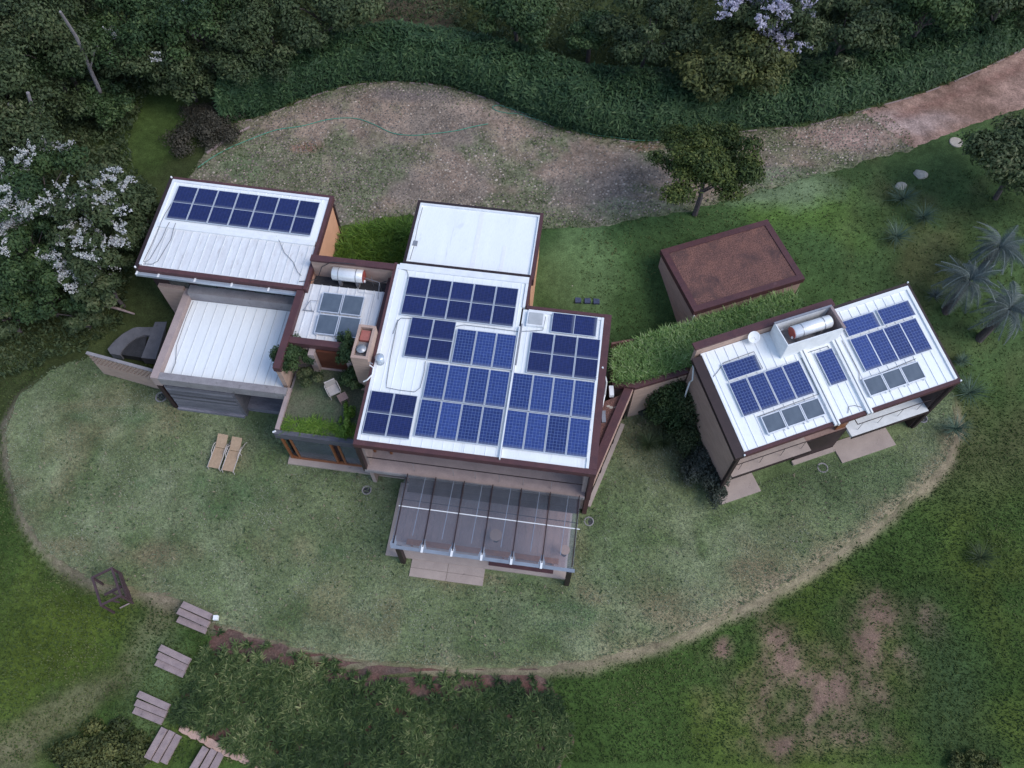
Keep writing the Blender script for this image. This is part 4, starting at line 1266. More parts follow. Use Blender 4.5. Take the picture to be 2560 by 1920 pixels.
def rock(c, r, name, label, group=None, sq=.55, mat='stone', seed=0):
    rr_ = np.random.default_rng(seed)
    m = MB(); n, k = 9, 5
    prof = []
    vs = []; fs = []
    rad = rr_.uniform(.8, 1.2, n)
    for j in range(k):
        t = j / (k - 1) * math.pi / 2
        for i in range(n):
            a = 2 * math.pi * i / n
            q = math.cos(t) ** .7 * rad[i] * r * (1 + rr_.normal(0, .05))
            vs.append((c[0] + q * math.cos(a), c[1] + q * .8 * math.sin(a), c[2] - .05 + math.sin(t) * r * sq * (1 + rr_.normal(0, .05))))
    for j in range(k - 1):
        for i in range(n): fs.append((j * n + i, j * n + (i + 1) % n, (j + 1) * n + (i + 1) % n, (j + 1) * n + i))
    m.add(vs, fs)
    return solo(m, name, M[mat], label, 'stone', WF, tuple(float(t) for t in c), group, False)


for i, (a, b, rr_, lb) in enumerate(((352, 590, .12, 'grey stone leftmost of three on the triangular soil roof'), (382, 605, .13, 'grey stone in the middle of three on the triangular soil roof'), (432, 605, .12, 'grey stone rightmost of three on the triangular soil roof'))):
    rock(P(1440 + a * .2291, 880 + b * .2291, 2.8), rr_, 'stone', lb, 'stones on the soil roof', seed=i)

c3 = lambda x, y, z: P(1200 + x * .316456, 540 + y * .316456, z)
c4 = lambda x, y, z: P(1700 + x * .316456, 680 + y * .316456, z)
RBL = RF.w(-.4, 5.5)
CF0 = c3(1225, 1360, CZ); CF1 = c3(1645, 1235, CZ)
STRIP = [c3(1045, 1080, CZ)[:2], c3(1340, 940, CZ)[:2], c3(1720, 830, CZ)[:2], c4(560, 255, CZ)[:2], c4(760, 180, CZ)[:2], c4(880, 170, CZ)[:2], c4(945, 240, CZ)[:2], RF.w(6.8, 6.0)[:2], RF.w(2, 5.85)[:2], RF.w(-.35, 5.85)[:2],
         CF1[:2] + np.array([-.08, .25]), CF0[:2] + np.array([.05, .3]), c3(1050, 1330, CZ)[:2]]
B = thing('garden_corridor', 'corridor with a grass planted roof joining main house and guest house', 'corridor', WF, (8.5, 22.5, -.5))
MB().prism(STRIP, -.6, 2.95).build('wall', M['brickwall'], B)
d2 = (CF1 - CF0)[:2]; d2 /= np.linalg.norm(d2); n2 = np.array([-d2[1], d2[0]])
a_ = CF0[:2]; b_ = CF1[:2]
MB().prism([a_, b_, b_ + n2 * .16, a_ + n2 * .16], -.8, 2.93).build('front_wall', M['brickwall'], B)
MB().prism([a_ - n2 * .03, b_ - n2 * .03, b_ + n2 * .3, a_ + n2 * .3], 2.935, 3.13).build('front_cap', M['brown'], B)
e0 = c3(1045, 1335, CZ)[:2]
MB().prism([e0, a_ + d2 * .0, a_ + n2 * .3, e0 + np.array([0, .3])], 2.7, 3.14).build('side_cap', M['brown'], B)
e1 = c3(1040, 1010, CZ)[:2]; e2 = c3(1230, 975, CZ)[:2]
MB().prism([e1, e2, e2 + np.array([.05, .12]), e1 + np.array([0, .12])], 2.5, 3.05).build('back_edge', M['terra'], B)
MB().prism([q for q in STRIP], 2.955, 3.0).build('roof_soil', M['terra'], B)
x, y = in_poly_pts(STRIP, 520, r1)
tn = np.clip(.30 + .55 * fbm(x, y, 1.1, 61) + r1.normal(0, .2, len(x)), 0, 1)
ob = blade_mesh('roof_grass', x - 8.5, y - 22.5, 3.0 + .5 + 0 * x, .40, .035, .34, r1, M['lf_grassy'], tn, B); kind(ob, 'stuff')

GF = Frame(9.85, 24.9, 19.2)
B = thing('garage', 'small brick box building with flat reddish brown soil roof behind the grass corridor', 'building', GF, (3.3, 2.1, 0))
GW, GL = 6.75, 4.45
MB().box(.08, GW - .08, .08, GL - .08, 0, 3.4).build('wall', M['brickwall'], B)
MB().box(.35, GW - .35, .35, GL - .35, 3.4, 3.57).build('roof_soil', M['terra'], B)
for q in ((0, GW, 0, .35), (0, GW, GL - .35, GL), (0, .35, .35, GL - .35), (GW - .35, GW, .35, GL - .35)):
    MB().box(*q, 3.25, 3.62).build('cap', M['brown'], B)
MB().tube([(.05, -.03, 3.3), (-.03, -.06, 2.6)], .03, 6).build('drain_pipe', M['whiteplain'], B)
for i in range(7):
    a, b = random.uniform(.6, GW - .8), random.uniform(.6, GL - .7)
    rock((float(GF.w(a, b)[0]), float(GF.w(a, b)[1]), 3.59), .045, 'pebble', 'pale pebble lying on the reddish garage roof', 'pebbles on the garage roof', seed=20 + i)

# ------------------------------------------------------------------ guest house
B = thing('guest_house', 'guest house on the right with white sloping roof, solar panels and railed balconies', 'house', RF, (5.9, 2.8, -.8))
FZ = 1.62
L_ = 12.0
MB().box(-.2, 0, .05, 5.4, -.85, 3.95).build('left_wall', M['brickwall'], B)
MB().box(0, 11.8, 1.3, 1.42, -.85, 4.1).build('front_wall', M['slab'], B)
MB().box(11.6, 11.8, .05, 5.4, -.85, 4.3).build('right_wall', M['dark'], B)
MB().sbox(0, 11.6, 5.2, 5.4, lambda x, y: -.85, lambda x, y: 4.7).build('back_wall', M['brickwall'], B)
rf = MB().sbox(.08, 11.9, .12, 5.42, lambda x, y: zG(x, y) - .14, zG).build('roof', M['roof'], B)
for a in (.35, .85, 1.35, 1.85, 2.4, 2.95, 3.5, 4.05, 4.6): MB().sbox(a - .015, a + .015, .14, 5.35, lambda x, y: zG(x, y) - .002, lambda x, y: zG(x, y) + .03).build('seam', M['trim'], rf)
for a in (5.5, 6.0, 6.45): MB().sbox(a - .015, a + .015, .14, 3.8, lambda x, y: zG(x, y) - .002, lambda x, y: zG(x, y) + .03).build('seam', M['trim'], rf)
for a in (7.35, 7.85, 8.35, 8.85, 9.35, 9.85, 10.35, 10.85, 11.35): MB().sbox(a - .015, a + .015, .14, 5.3, lambda x, y: zG(x, y) - .002, lambda x, y: zG(x, y) + .03).build('seam', M['trim'], rf)
MB().sbox(-.45, .07, -.08, 5.3, lambda x, y: zG(x, y) - .22, lambda x, y: zG(x, y) + .04).build('left_fascia', M['dark'], B)
MB().sbox(.08, 12.05, -.08, .11, lambda x, y: zG(x, 0) - .22, lambda x, y: zG(x, 0) + .05).build('front_fascia', M['brown'], B)
MB().sbox(11.92, 12.06, .12, 5.62, lambda x, y: zG(x, y) - .22, lambda x, y: zG(x, y) + .05).build('right_fascia', M['dark'], B)
MB().sbox(7.5, 11.91, 5.45, 5.62, lambda x, y: zG(x, y) - .25, lambda x, y: zG(x, y) + .05).build('back_fascia', M['dark'], B)
MB().sbox(11.76, 11.91, .13, 5.44, lambda x, y: zG(x, y) - .1, lambda x, y: zG(x, y) + .09).build('flashing', M['trim'], B)
MB().sbox(7.5, 11.75, 5.26, 5.44, lambda x, y: zG(x, y) - .1, lambda x, y: zG(x, y) + .10).build('flashing', M['trim'], B)
MB().sbox(.085, .17, .13, 5.3, lambda x, y: zG(x, y) - .1, lambda x, y: zG(x, y) + .06).build('flashing', M['trim'], B)
pw = MB().sbox(-.2, 7.4, 5.45, 5.65, lambda x, y: 4.3, lambda x, y: zG(x, 5.4) + .48).build('back_parapet', M['brickwall'], B)
MB().sbox(-.3, 7.48, 5.44, 5.84, lambda x, y: zG(x, 5.4) + .482, lambda x, y: zG(x, 5.4) + .60).build('cap', M['brown'], pw)
for a in (5.03, 6.85):
    MB().sbox(a - .16, a - .03, -.12, 3.9, lambda x, y: zG(x, y) + .0, lambda x, y: zG(x, y) + .15).build('roof_gutter', M['trim'], B)
    MB().sbox(a + .02, a + .10, -.16, 3.9, lambda x, y: zG(x, y) + .0, lambda x, y: zG(x, y) + .19).build('roof_gutter', M['whiteplain'], B)
for a0, a1 in ((.0, 4.55), (6.95, 11.6)):
    fl = MB().box(a0, a1, -.12, 1.3, FZ - .18, FZ).build('balcony_floor', M['slab' if a0 == 0 else 'trim'], B)
    MB().box(a0, a1, -.16, -.122, FZ - .24, FZ - .02).build('floor_edge', M['dark'], fl)
    MB().tube([(a0 + .15, .15, FZ + .85), (a1 - .1, .15, FZ + .85)], .025).build('handrail', M['dark'], B)
    for t in range(4):
        a = a0 + .5 + t * 1.2
        MB().tube([(a, .15, FZ + .0), (a, .15, FZ + .84)], .013, 5).build('rail_post', M['greypipe'], B)
MB().tube([(7.1, .15, FZ + .85), (7.1, 1.2, FZ + .85)], .025).build('handrail', M['dark'], B)
MB().box(4.56, 6.94, .42, 1.29, FZ - .2, FZ - .03).build('landing', M['deck'], B)
MB().box(4.56, 6.94, .36, .42, -.85, FZ - .0).build('recess_wall', M['dark'], B)
MB().box(4.4, 7.0, .1, .34, -.84, -.62).build('door_step', M['slab'], B)
p = MB().box(4.6, 6.3, .95, 1.0, FZ, 3.9).build('glass_door', M['winglass'], B)
for a in (4.6, 5.2, 6.2): MB().box(a, a + .08, .9, .945, FZ, 3.9).build('frame', M['dark'], p)
MB().box(6.3, 6.9, .5, .56, FZ, 3.6).build('door_leaf', M['wood'], B)
for i in range(4):
    MB().box(.6 + i * 1.0, 1.45 + i * 1.0, 1.265, 1.298, FZ + .1, 3.7).build('window', M['winglass'], B)
    MB().box(7.4 + i * 1.0, 8.25 + i * 1.0, 1.265, 1.298, FZ + .1, 3.7).build('window', M['winglass'], B)
MB().box(-.36, -.16, -.1, .06, -.85, 4.0).build('corner_post', M['dark'], B)
MB().box(11.74, 11.96, -.08, .06, -.85, 4.2).build('corner_post', M['dark'], B)
MB().tube([(-.35, 5.35, 4.9), (-.42, 5.0, 4.7), (-.45, 4.7, 3.9), (-.38, 4.9, 3.3), (-.5, 4.75, 2.6), (-.42, 4.7, .5)], .045, 7).build('drain_pipe', M['trim'], B)
for a, b in ((12.0, 5.6), (12.0, -.05), (.02, -.06)):
    MB().lathe([(0, 0), (.045, 0), (.045, .07), (0, .09)], (a, b, zG(a, b) + .05), 8).build('corner_cap', M['whiteplain'], B)
zg = lambda a, b: (a, b, zG(a, b) + .04)
cable(B, [zg(.12, 4.05), zg(.5, 4.25), zg(1.0, 4.6), zg(2.7, 4.66), zg(2.75, 3.7)])
cable(B, [zg(5.3, 3.75), zg(6.4, 3.75), zg(6.6, 3.2)])
cable(B, [zg(5.8, .25), zg(6.0, .55), zg(6.3, .5), zg(6.6, .3)])
cable(B, [zg(7.25, 3.8), zg(7.3, 2.0), zg(7.15, 1.6), zg(7.5, 1.55), zg(10.4, 1.72)])
cable(B, [zg(4.85, 3.6), zg(4.85, 1.6), zg(1.4, 1.5)])
for a0, a1, lb in ((-.35, 2.05, 'left'), (7.0, 10.35, 'right')):
    m = MB().box(a0, a1, -.66, .6, -.84, -.70)
    solo(m, 'patio_slab', M['slab'], f'beige patio slab under the {lb} balcony of the guest house', 'slab', RF, ((a0 + a1) / 2, -.1, -.84), 'guest house patio slabs')

B = thing('tank_box', 'open grey metal box around a steel tank on the guest house roof', 'tank box', RF, (5.4, 4.6, 4.9))
X0, X1, Y0, Y1, ZT = 3.85, 7.0, 3.9, 5.3, 6.2
zb = lambda x, y: zG(x, y) + .005
for nm, q in (('front_panel', (X0, X1, Y0, Y0 + .05)), ('back_panel', (X0, X1, Y1 - .05, Y1)), ('left_panel', (X0, X0 + .05, Y0 + .05, Y1 - .05)), ('right_panel', (X1 - .05, X1, Y0 + .05, Y1 - .05))):
    MB().sbox(*q, zb, lambda x, y: ZT).build(nm, M['trim'] if nm != 'right_panel' else M['sleeper'], B)
MB().sbox(X0 + .05, X1 - .05, Y0 + .05, Y1 - .05, zb, lambda x, y: zG(x, y) + .05).build('floor', M['concgrey'], B)
MB().box(X0 - .03, X1 + .05, Y1 - .08, Y1 + .03, ZT + .002, ZT + .05).build('rim', M['steel'], B)
MB().box(X1 - .08, X1 + .06, Y0 - .03, Y1 - .08, ZT + .002, ZT + .06).build('rim', M['sleeper'], B)
for i in range(6):
    a = 4.0 + i * .45
    MB().tube([(a, 5.1, 5.3), (a + .25, 5.0, 5.9 + .1 * (i % 2)), (a + .45, 5.15, 5.4)], .025, 5).build('pipe', M['concgrey'] if i % 2 else M['trim'], B)
water_tank(RF, 4.55, 6.7, 4.62, 5.95, .33, 'steel water tank with red end cap inside the metal box', 5.0)

B = thing('satellite_dish', 'white satellite dish by the back parapet of the guest house', 'satellite dish', RF, (2.83, 5.3, zG(2.8, 5.3)))
q = (2.83, 5.2, zG(2.8, 5.3) + .42)
m = MB().lathe([(0, -.06), (.15, -.05), (.27, -.015), (.31, .03), (.305, .035), (.26, -.002), (.14, -.035), (0, -.045)], (0, 0, 0), 22)
rm = Matrix.Rotation(R_(38), 3, 'X') @ Matrix.Rotation(R_(-12), 3, 'Y')
m.v = [tuple(Vector(q) + rm @ Vector(v)) for v in m.v]
m.build('reflector', M['whiteplain'], B, True)
MB().tube([(2.83, 5.3, zG(2.8, 5.3)), (2.83, 5.28, q[2] - .05)], .025, 6).build('mast', M['steel'], B)
MB().tube([q, tuple(Vector(q) + rm @ Vector((0, -.1, .3)))], .012, 5).build('arm', M['steel'], B)

# ------------------------------------------------------------------ left yard: perforated wall, curved path
c1 = lambda x, y, z: P(180 + x * .316456, 420 + y * .316456, z)
a_ = c1(115, 1455, 2.3)[:2]; b_ = np.array(MF.w(-11.88, 3.9)[:2])
dW = (b_ - a_); LW_ = np.linalg.norm(dW); dW /= LW_
WFm = Frame(a_[0], a_[1], math.degrees(math.atan2(dW[1], dW[0])))
B = thing('garden_wall', 'pink brick garden wall pierced with rows of small holes left of the left wing', 'wall', WFm, (LW_ / 2, 0, 0))
MB().box(0, LW_, -.07, .07, -.3, 1.2).build('lower_wall', M['brickwall'], B)
MB().box(0, LW_, .03, .06, 1.2, 2.2).build('backing', M['dark'], B)
st_ = LW_ / 20
for j in range(7):
    for i in range(20):
        a = i * st_ + (st_ / 2 if j % 2 else 0)
        MB().box(a, min(a + st_ * .64, LW_), -.07, .07, 1.21 + j * .14, 1.335 + j * .14).build('brick', M['brickwall'], B)
MB().box(-.05, LW_, -.085, .085, 2.2, 2.26).build('coping', M['concgrey'], B)
ya = float(zt(*c1(480, 1330, .3)[:2])); ya = float(zt(*c1(480, 1330, ya)[:2]))
arc = [(280, 1430), (330, 1370), (400, 1310), (480, 1265), (560, 1245), (640, 1245), (640, 1325), (570, 1320), (500, 1345), (440, 1390), (395, 1440), (380, 1480), (300, 1465)]
m = MB().prism([c1(*q, ya + .2)[:2] for q in arc], -.05, ya + .20)
solo(m, 'curved_kerb', M['darkconc'], 'curved grey concrete kerb behind the pierced garden wall', 'kerb', WF, tuple(c1(450, 1330, 0)))
m = MB().prism([c1(*q, ya + .32)[:2] for q in [(690, 1130), (770, 1150), (660, 1510), (545, 1500)]], -.05, ya + .32)
solo(m, 'concrete_ramp', M['darkconc'], 'narrow grey concrete strip along the side of the left wing', 'path', WF, tuple(c1(660, 1330, 0)))
m = MB().prism([c1(*q, ya + .12)[:2] for q in [(310, 1460), (395, 1410), (470, 1360), (590, 1330), (560, 1500)]], -.05, ya + .12)
solo(m, 'yard_floor', M['black'], 'dark soil floor inside the curved kerb', 'soil', WF, tuple(c1(480, 1420, 0)))

# ------------------------------------------------------------------ garden furniture


def lounger(a, b, yaw, label):
    fr = Frame(*MF.w(a, b)[:2], math.degrees(MF.yaw) + yaw)
    root = thing('sun_lounger', label, 'sun lounger', fr, (0, 0, 0), 'sun loungers on the lawn')
    W = .30
    MB().sbox(-W, W, -.95, .2, lambda x, y: .34 - .05 * abs(y + .4), lambda x, y: .38 - .05 * abs(y + .4)).build('seat', M['wicker'], root)
    MB().sbox(-W + .02, W - .02, .21, .88, lambda x, y: .36 + .42 * (y - .2), lambda x, y: .40 + .42 * (y - .2)).build('backrest', M['wicker'], root)
    for s_ in (-1, 1):
        x_ = s_ * (W + .02)
        MB().tube([(x_, -.98, .32), (x_, -.3, .36), (x_, .3, .37), (x_ * 1.02, .75, .2), (x_ * 1.04, .95, .02)], .022, 6).build('side_rail', M['wickergrey'], root)
        MB().tube([(x_, -.25, .36), (x_ * 1.1, -.1, .52), (x_ * 1.1, .3, .54), (x_, .45, .46)], .02, 6).build('armrest', M['wickergrey'], root)
        MB().tube([(x_, -.9, .33), (x_, -.98, .0)], .022, 6).build('leg', M['wickergrey'], root)
        MB().tube([(x_, .15, .36), (x_, .12, .0)], .022, 6).build('leg', M['wickergrey'], root)
    return root


lounger(-8.36, .62, -3, 'tan wicker sun lounger, the left one of the two on the lawn')
lounger(-7.56, .55, -3, 'tan wicker sun lounger, the right one of the two on the lawn')

fr = Frame(*P(380 + 1435 * .316456, 760 + 690 * .316456, 3.25)[:2], 28)
B = thing('garden_armchair', 'pale wicker armchair on the planted roof terrace', 'chair', fr, (0, 0, 3.03))
MB().box(-.28, .28, -.30, .26, 3.40, 3.46).build('seat', M['wickergrey'], B)
MB().sbox(-.28, .28, .24, .31, lambda x, y: 3.38, lambda x, y: 3.95).build('backrest', M['wickergrey'], B)
for s_ in (-1, 1):
    MB().tube([(s_ * .31, -.28, 3.4), (s_ * .33, -.25, 3.64), (s_ * .33, .2, 3.68), (s_ * .3, .28, 3.7)], .025, 6).build('armrest', M['wickergrey'], B)
    for yy in (-.28, .26): MB().tube([(s_ * .27, yy, 3.03), (s_ * .27, yy, 3.4)], .025, 6).build('leg', M['wickergrey'], B)
fr = Frame(*P(380 + 1505 * .316456, 760 + 735 * .316456, 3.4)[:2], 30)
B = thing('side_table', 'small brown slatted side table next to the terrace armchair', 'table', fr, (0, 0, 3.03))
for i in range(5): MB().box(-.24, .24, -.22 + i * .09, -.14 + i * .09, 3.40, 3.425).build('slat', M['deck'], B)
for sx in (-1, 1):
    for sy in (-1, 1): MB().box(sx * .2 - .02, sx * .2 + .02, sy * .18 - .02, sy * .18 + .02, 3.03, 3.398).build('leg', M['deck'], B)

# timber frame at the lawn edge
z6 = lambda x, y, z: P(220 + x * .15371, 1360 + y * .15371, z)
zg0 = float(zt(*z6(400, 750, 0)[:2])); TH = 1.35
tc = [z6(375, 370, zg0 + TH), z6(90, 520, zg0 + TH), z6(205, 1010, zg0 + TH), z6(510, 860, zg0 + TH)]
cx_, cy_ = np.mean([q[0] for q in tc]), np.mean([q[1] for q in tc])
yw = math.degrees(math.atan2(tc[3][1] - tc[2][1], tc[3][0] - tc[2][0]))
fr = Frame(cx_, cy_, yw)
B = thing('timber_stand', 'dark red open timber stand at the edge of the lawn', 'timber stand', fr, (0, 0, zg0))
hw, hl = .48, .76
for sx in (-1, 1):
    for sy in (-1, 1): MB().box(sx * hw - .045, sx * hw + .045, sy * hl - .045, sy * hl + .045, zg0 - .3, zg0 + TH - .09).build('post', M['framewood'], B)
for sy in (-1, 1): MB().box(-hw - .05, hw + .05, sy * hl - .05, sy * hl + .05, zg0 + TH - .09, zg0 + TH).build('top_rail', M['framewood'], B)
for sx in (-1, 1): MB().box(sx * hw - .05, sx * hw + .05, -hl + .05, hl - .05, zg0 + TH - .088, zg0 + TH - .002).build('top_rail', M['framewood'], B)
MB().box(-hw + .05, hw - .05, -.06, .06, zg0 + .5, zg0 + .58).build('cross_bar', M['framewood'], B)
MB().beam((-.1, .0, zg0 + .45), (.25, -.5, zg0 + .35), .07, .07).build('brace', M['framewood'], B)
MB().beam((-.3, -.3, zg0 + .2), (.0, -.55, zg0 + .15), .07, .07).build('brace', M['framewood'], B)
for i in range(4): MB().box(hw + .05, hw + .09, -hl, hl, zg0 + .08 + i * .2, zg0 + .22 + i * .2).build('side_board', M['framewood'], B)
MB().box(-.1, hw - .1, -hl - .04, -hl - .01, zg0 + .0, zg0 + .1).build('sill', M['sleeper'], B)

# sleepers set as steps
c7 = lambda x, y: GS(x * .316456, 1395 + y * .316456)
STEPS = [([(1455, 375, 1680, 475), (1430, 432, 1655, 530), (1412, 487, 1635, 580)], 'top flight of three sleeper steps at the lawn edge beside the white lamp'),
         ([(1280, 715, 1510, 825), (1255, 772, 1480, 875), (1240, 827, 1460, 925)], 'second flight of three sleeper steps below the lawn edge'),
         ([(1110, 1080, 1345, 1185), (1085, 1145, 1320, 1240), (1065, 1203, 1290, 1295)], 'third flight of three sleeper steps, left of the planting bed corner'),
         ([(1315, 1350, 1185, 1590), (1370, 1372, 1238, 1612), (1418, 1400, 1300, 1622)], 'turned flight of three sleeper steps beside the bottom left bush'),
         ([(1640, 1500, 1530, 1690), (1700, 1518, 1600, 1700), (1755, 1540, 1660, 1720)], 'lowest flight of three sleeper steps below the sandstone edging')]
for pl, lb in STEPS:
    root = None
    for i, (xa, ya, xb, yb) in enumerate(pl):
        A_ = c7(xa, ya); B_ = c7(xb, yb)
        z0 = max(A_[2], B_[2]) + .20 - .09 * i
        if root is None:
            root = thing('sleeper_steps', lb, 'steps', WF, tuple((A_ + B_) / 2 - np.array([0, 0, .2])), 'sleeper steps on the slope')
        MB().beam((A_[0], A_[1], z0), (B_[0], B_[1], z0), .30, .2).build('tread', M['sleeper'], root)
q = c7(1722, 485)
B = thing('bollard_lamp', 'small white bollard lamp beside the top sleeper steps', 'lamp', WF, tuple(q))
MB().box(q[0] - .11, q[0] + .11, q[1] - .11, q[1] + .11, q[2] + .22, q[2] + .42).build('head', M['whiteplain'], B)
MB().box(q[0] - .05, q[0] + .05, q[1] - .05, q[1] + .05, q[2] - .1, q[2] + .218).build('stem', M['steel'], B)

B = thing('stone_edging', 'row of flat pink sandstone blocks along the lower side of the planting bed', 'edging', WF, tuple(c7(1800, 1500)))
ed = [(1465, 1362), (1535, 1395), (1605, 1425), (1665, 1462), (1730, 1492), (1795, 1528), (1860, 1555), (1925, 1585), (1990, 1612), (2055, 1640), (2120, 1668), (2185, 1695)]
for i, (a, b) in enumerate(ed):
    q = c7(a, b); rr_ = np.random.default_rng(i)
    pts = []
    for k_ in range(8):
        an_ = 2 * math.pi * k_ / 8
        ex, ey = .27 * math.copysign(abs(math.cos(an_)) ** .6, math.cos(an_)), .19 * math.copysign(abs(math.sin(an_)) ** .6, math.sin(an_))
        th_ = R_(-25); ex *= rr_.uniform(.85, 1.1); ey *= rr_.uniform(.85, 1.15)
        pts.append((q[0] + ex * math.cos(th_) - ey * math.sin(th_), q[1] + ex * math.sin(th_) + ey * math.cos(th_)))
    MB().prism(pts, q[2] - .1, q[2] + .12 + .03 * rr_.random()).build('block', M['edging'], B)

# round stone rings of the tree pits
for i, (sx, sy, rd, lb) in enumerate([(917, 1226, .26, 'dark round pit ring on the lawn below the garden room'), (1472, 1304, .26, 'dark round pit ring on the lawn right of the pergola'),
                                      (2056, 1170, .30, 'stone pit ring on the lawn in front of the guest house'), (2306, 1047, .28, 'pale stone pit ring beside the right corner of the guest house'),
                                      (404, 993, .34, 'pale stone pit ring at the left corner of the left wing')]):
    q = GS(sx, sy)
    B = thing('pit_ring', lb, 'pit ring', WF, tuple(q), 'round pit rings in the lawn')
    MB().lathe([(rd, -.1), (rd, .06), (rd * .82, .07), (rd * .72, .03), (rd * .72, -.1)], q, 16).build('ring', M['concgrey'], B)
    MB().lathe([(0, .036), (rd * .74, .03)], q, 12).build('soil', M['black'], B)

for i, (fx, fy, r_, lb) in enumerate([(1990, 377, .44, 'grey boulder on the lawn below the dirt road'), (1947, 402, .38, 'pale stone on the lawn left of the grey boulder'),
                                      (858 / 1.1573 * 1.0, 760, .001, '')][:2]):
    rock(G(fx, fy), r_, 'boulder', lb, None, .6, seed=60 + i)
for i, (x_, y_, lb) in enumerate([(990, 300, 'pale flake of stone on the back lawn nearest the courtyard'), (1110, 432, 'pale flake of stone in the middle of the back lawn'), (733, 545, 'pale flake of stone on the back lawn above the blue tiles')]):
    rock(GS(1200 + x_ * .316456, 540 + y_ * .316456), .10, 'stone', lb, 'stones on the back lawn', .4, seed=70 + i)
q = G(2065, 308)
solo(MB().lathe([(0, -.1), (.42, -.1), (.42, .05), (.38, .07), (0, .075)], q, 20), 'manhole_cover', M['stone'], 'pale round concrete cover beside the dirt road', 'manhole cover', WF, tuple(q))
for i, x_ in enumerate((775, 850, 920)):
    q = GS(1200 + x_ * .316456, 540 + (668 + 4 * i) * .316456)
    m = MB().box(q[0] - .17, q[0] + .17, q[1] - .17, q[1] + .17, q[2] - .05, q[2] + .07)
    solo(m, 'paving_tile', M['tile'], f'blue-grey paving tile on the back lawn, {["left", "middle", "right"][i]} of three', 'tile', WF, tuple(q), 'paving tiles on the back lawn')

# hose and kerb lines
hs = [(-330, 1330), (-200, 1240), (-60, 1165), (0, 1140), (150, 1080), (300, 1030), (500, 1000), (700, 950), (900, 940), (1050, 985), (1200, 1055), (1350, 1075), (1500, 1065), (1700, 1040), (1850, 1005), (1960, 985)]


def smooth_path(pts, k=5):
    out = []
    n = len(pts)
    for i in range(n - 1):
        p0, p1, p2, p3 = pts[max(i - 1, 0)], pts[i], pts[i + 1], pts[min(i + 2, n - 1)]
        for j in range(k):
            t = j / k
            out.append(tuple(.5 * (2 * p1[c] + (p2[c] - p0[c]) * t + (2 * p0[c] - 5 * p1[c] + 4 * p2[c] - p3[c]) * t * t + (3 * p1[c] - p0[c] - 3 * p2[c] + p3[c]) * t ** 3) for c in range(len(p1))))
    out.append(tuple(pts[-1]))
    return out


pts = [GS(600 + a * .316456, b * .316456) for a, b in smooth_path(hs)]
solo(MB().tube([(q[0], q[1], q[2] + .07) for q in pts], .028, 6), 'garden_hose', M['hose'], 'long green garden hose snaking across the cobbled courtyard', 'hose', WF, tuple(pts[40]))
hs = [(1500, 1105), (1450, 1110), (1250, 1115), (1050, 1090), (900, 1070), (760, 1035), (600, 990), (450, 950), (300, 905), (220, 900), (130, 880), (100, 850), (150, 838), (230, 860), (400, 915), (560, 965)]
pts = [GS(1200 + a * .316456, b * .316456) for a, b in smooth_path(hs)]
solo(MB().tube([(q[0], q[1], q[2] + .07) for q in pts], .024, 6), 'garden_hose', M['hose'], 'thin green hose looped along the hedge foot above the courtyard', 'hose', WF, tuple(pts[20]))
kp = [G0(fx, fy + 6) for fx, fy in smooth_path(HEDGE_LOW, 4)]
m = MB()
for i, (a, b) in enumerate(zip(kp[:-1], kp[1:])):
    if (i * 7) % 5 < 3: m.beam((a[0], a[1], a[2] - .02), (b[0], b[1], b[2] - .02), .09, .13)
solo(m, 'kerb', M['sleeper'], 'low worn kerb line between hedge foot and courtyard', 'kerb', WF, tuple(kp[30]))
a, b = G(447, 333), G(540, 277)
m = MB().tube([(a[0], a[1], a[2] + .08), ((a[0] + b[0]) / 2 - .1, (a[1] + b[1]) / 2 + .1, (a[2] + b[2]) / 2 + .1), (b[0], b[1], b[2] + .1)], [.10, .09, .07], 7)
solo(m, 'fallen_log', M['sleeper'], 'pale weathered log lying at the left end of the courtyard', 'log', WF, tuple(a))

# ------------------------------------------------------------------ vegetation


def leaf_quads(c, size, r, up=.5, aspect=1.7, nrm=None):
    n = len(c)
    nv = r.normal(0, 1, (n, 3)); nv[:, 2] += up * 1.5
    if nrm is not None: nv = nv * .6 + nrm * 1.2
    nv /= np.linalg.norm(nv, axis=1)[:, None] + 1e-9
    t = r.normal(0, 1, (n, 3)); t -= (t * nv).sum(1)[:, None] * nv
    t /= np.linalg.norm(t, axis=1)[:, None] + 1e-9
    b = np.cross(nv, t)
    s = size * r.uniform(.6, 1.4, n)[:, None]
    V = np.stack([c - t * s * .5 * aspect, c - b * s * .42 + t * s * .05, c + t * s * .5 * aspect - nv * s * .15, c + b * s * .42 + t * s * .05], 1)
    Q = np.arange(n)[:, None] * 4 + np.array([[0, 1, 2, 3]])
    return V.reshape(-1, 3), Q


def lobes_cloud(lobes, n, r, shell=.55):
    """points spread through ellipsoid lobes (cx,cy,cz,rx,ry,rz); returns pts, outward normals, lobe id"""
    L = np.array(lobes); wts = (L[:, 3] * L[:, 4] + L[:, 3] * L[:, 5]); wts = wts / wts.sum()
    i = r.choice(len(L), n, p=wts)
    d = r.normal(0, 1, (n, 3)); d /= np.linalg.norm(d, axis=1)[:, None]
    rad = r.random(n) ** (1 - shell)
    rad = rad * (1 + .18 * np.sin(d[:, 0] * 7 + i) * np.cos(d[:, 1] * 6 + 2 * i))
    return L[i, :3] + d * L[i, 3:] * rad[:, None], d, i, rad


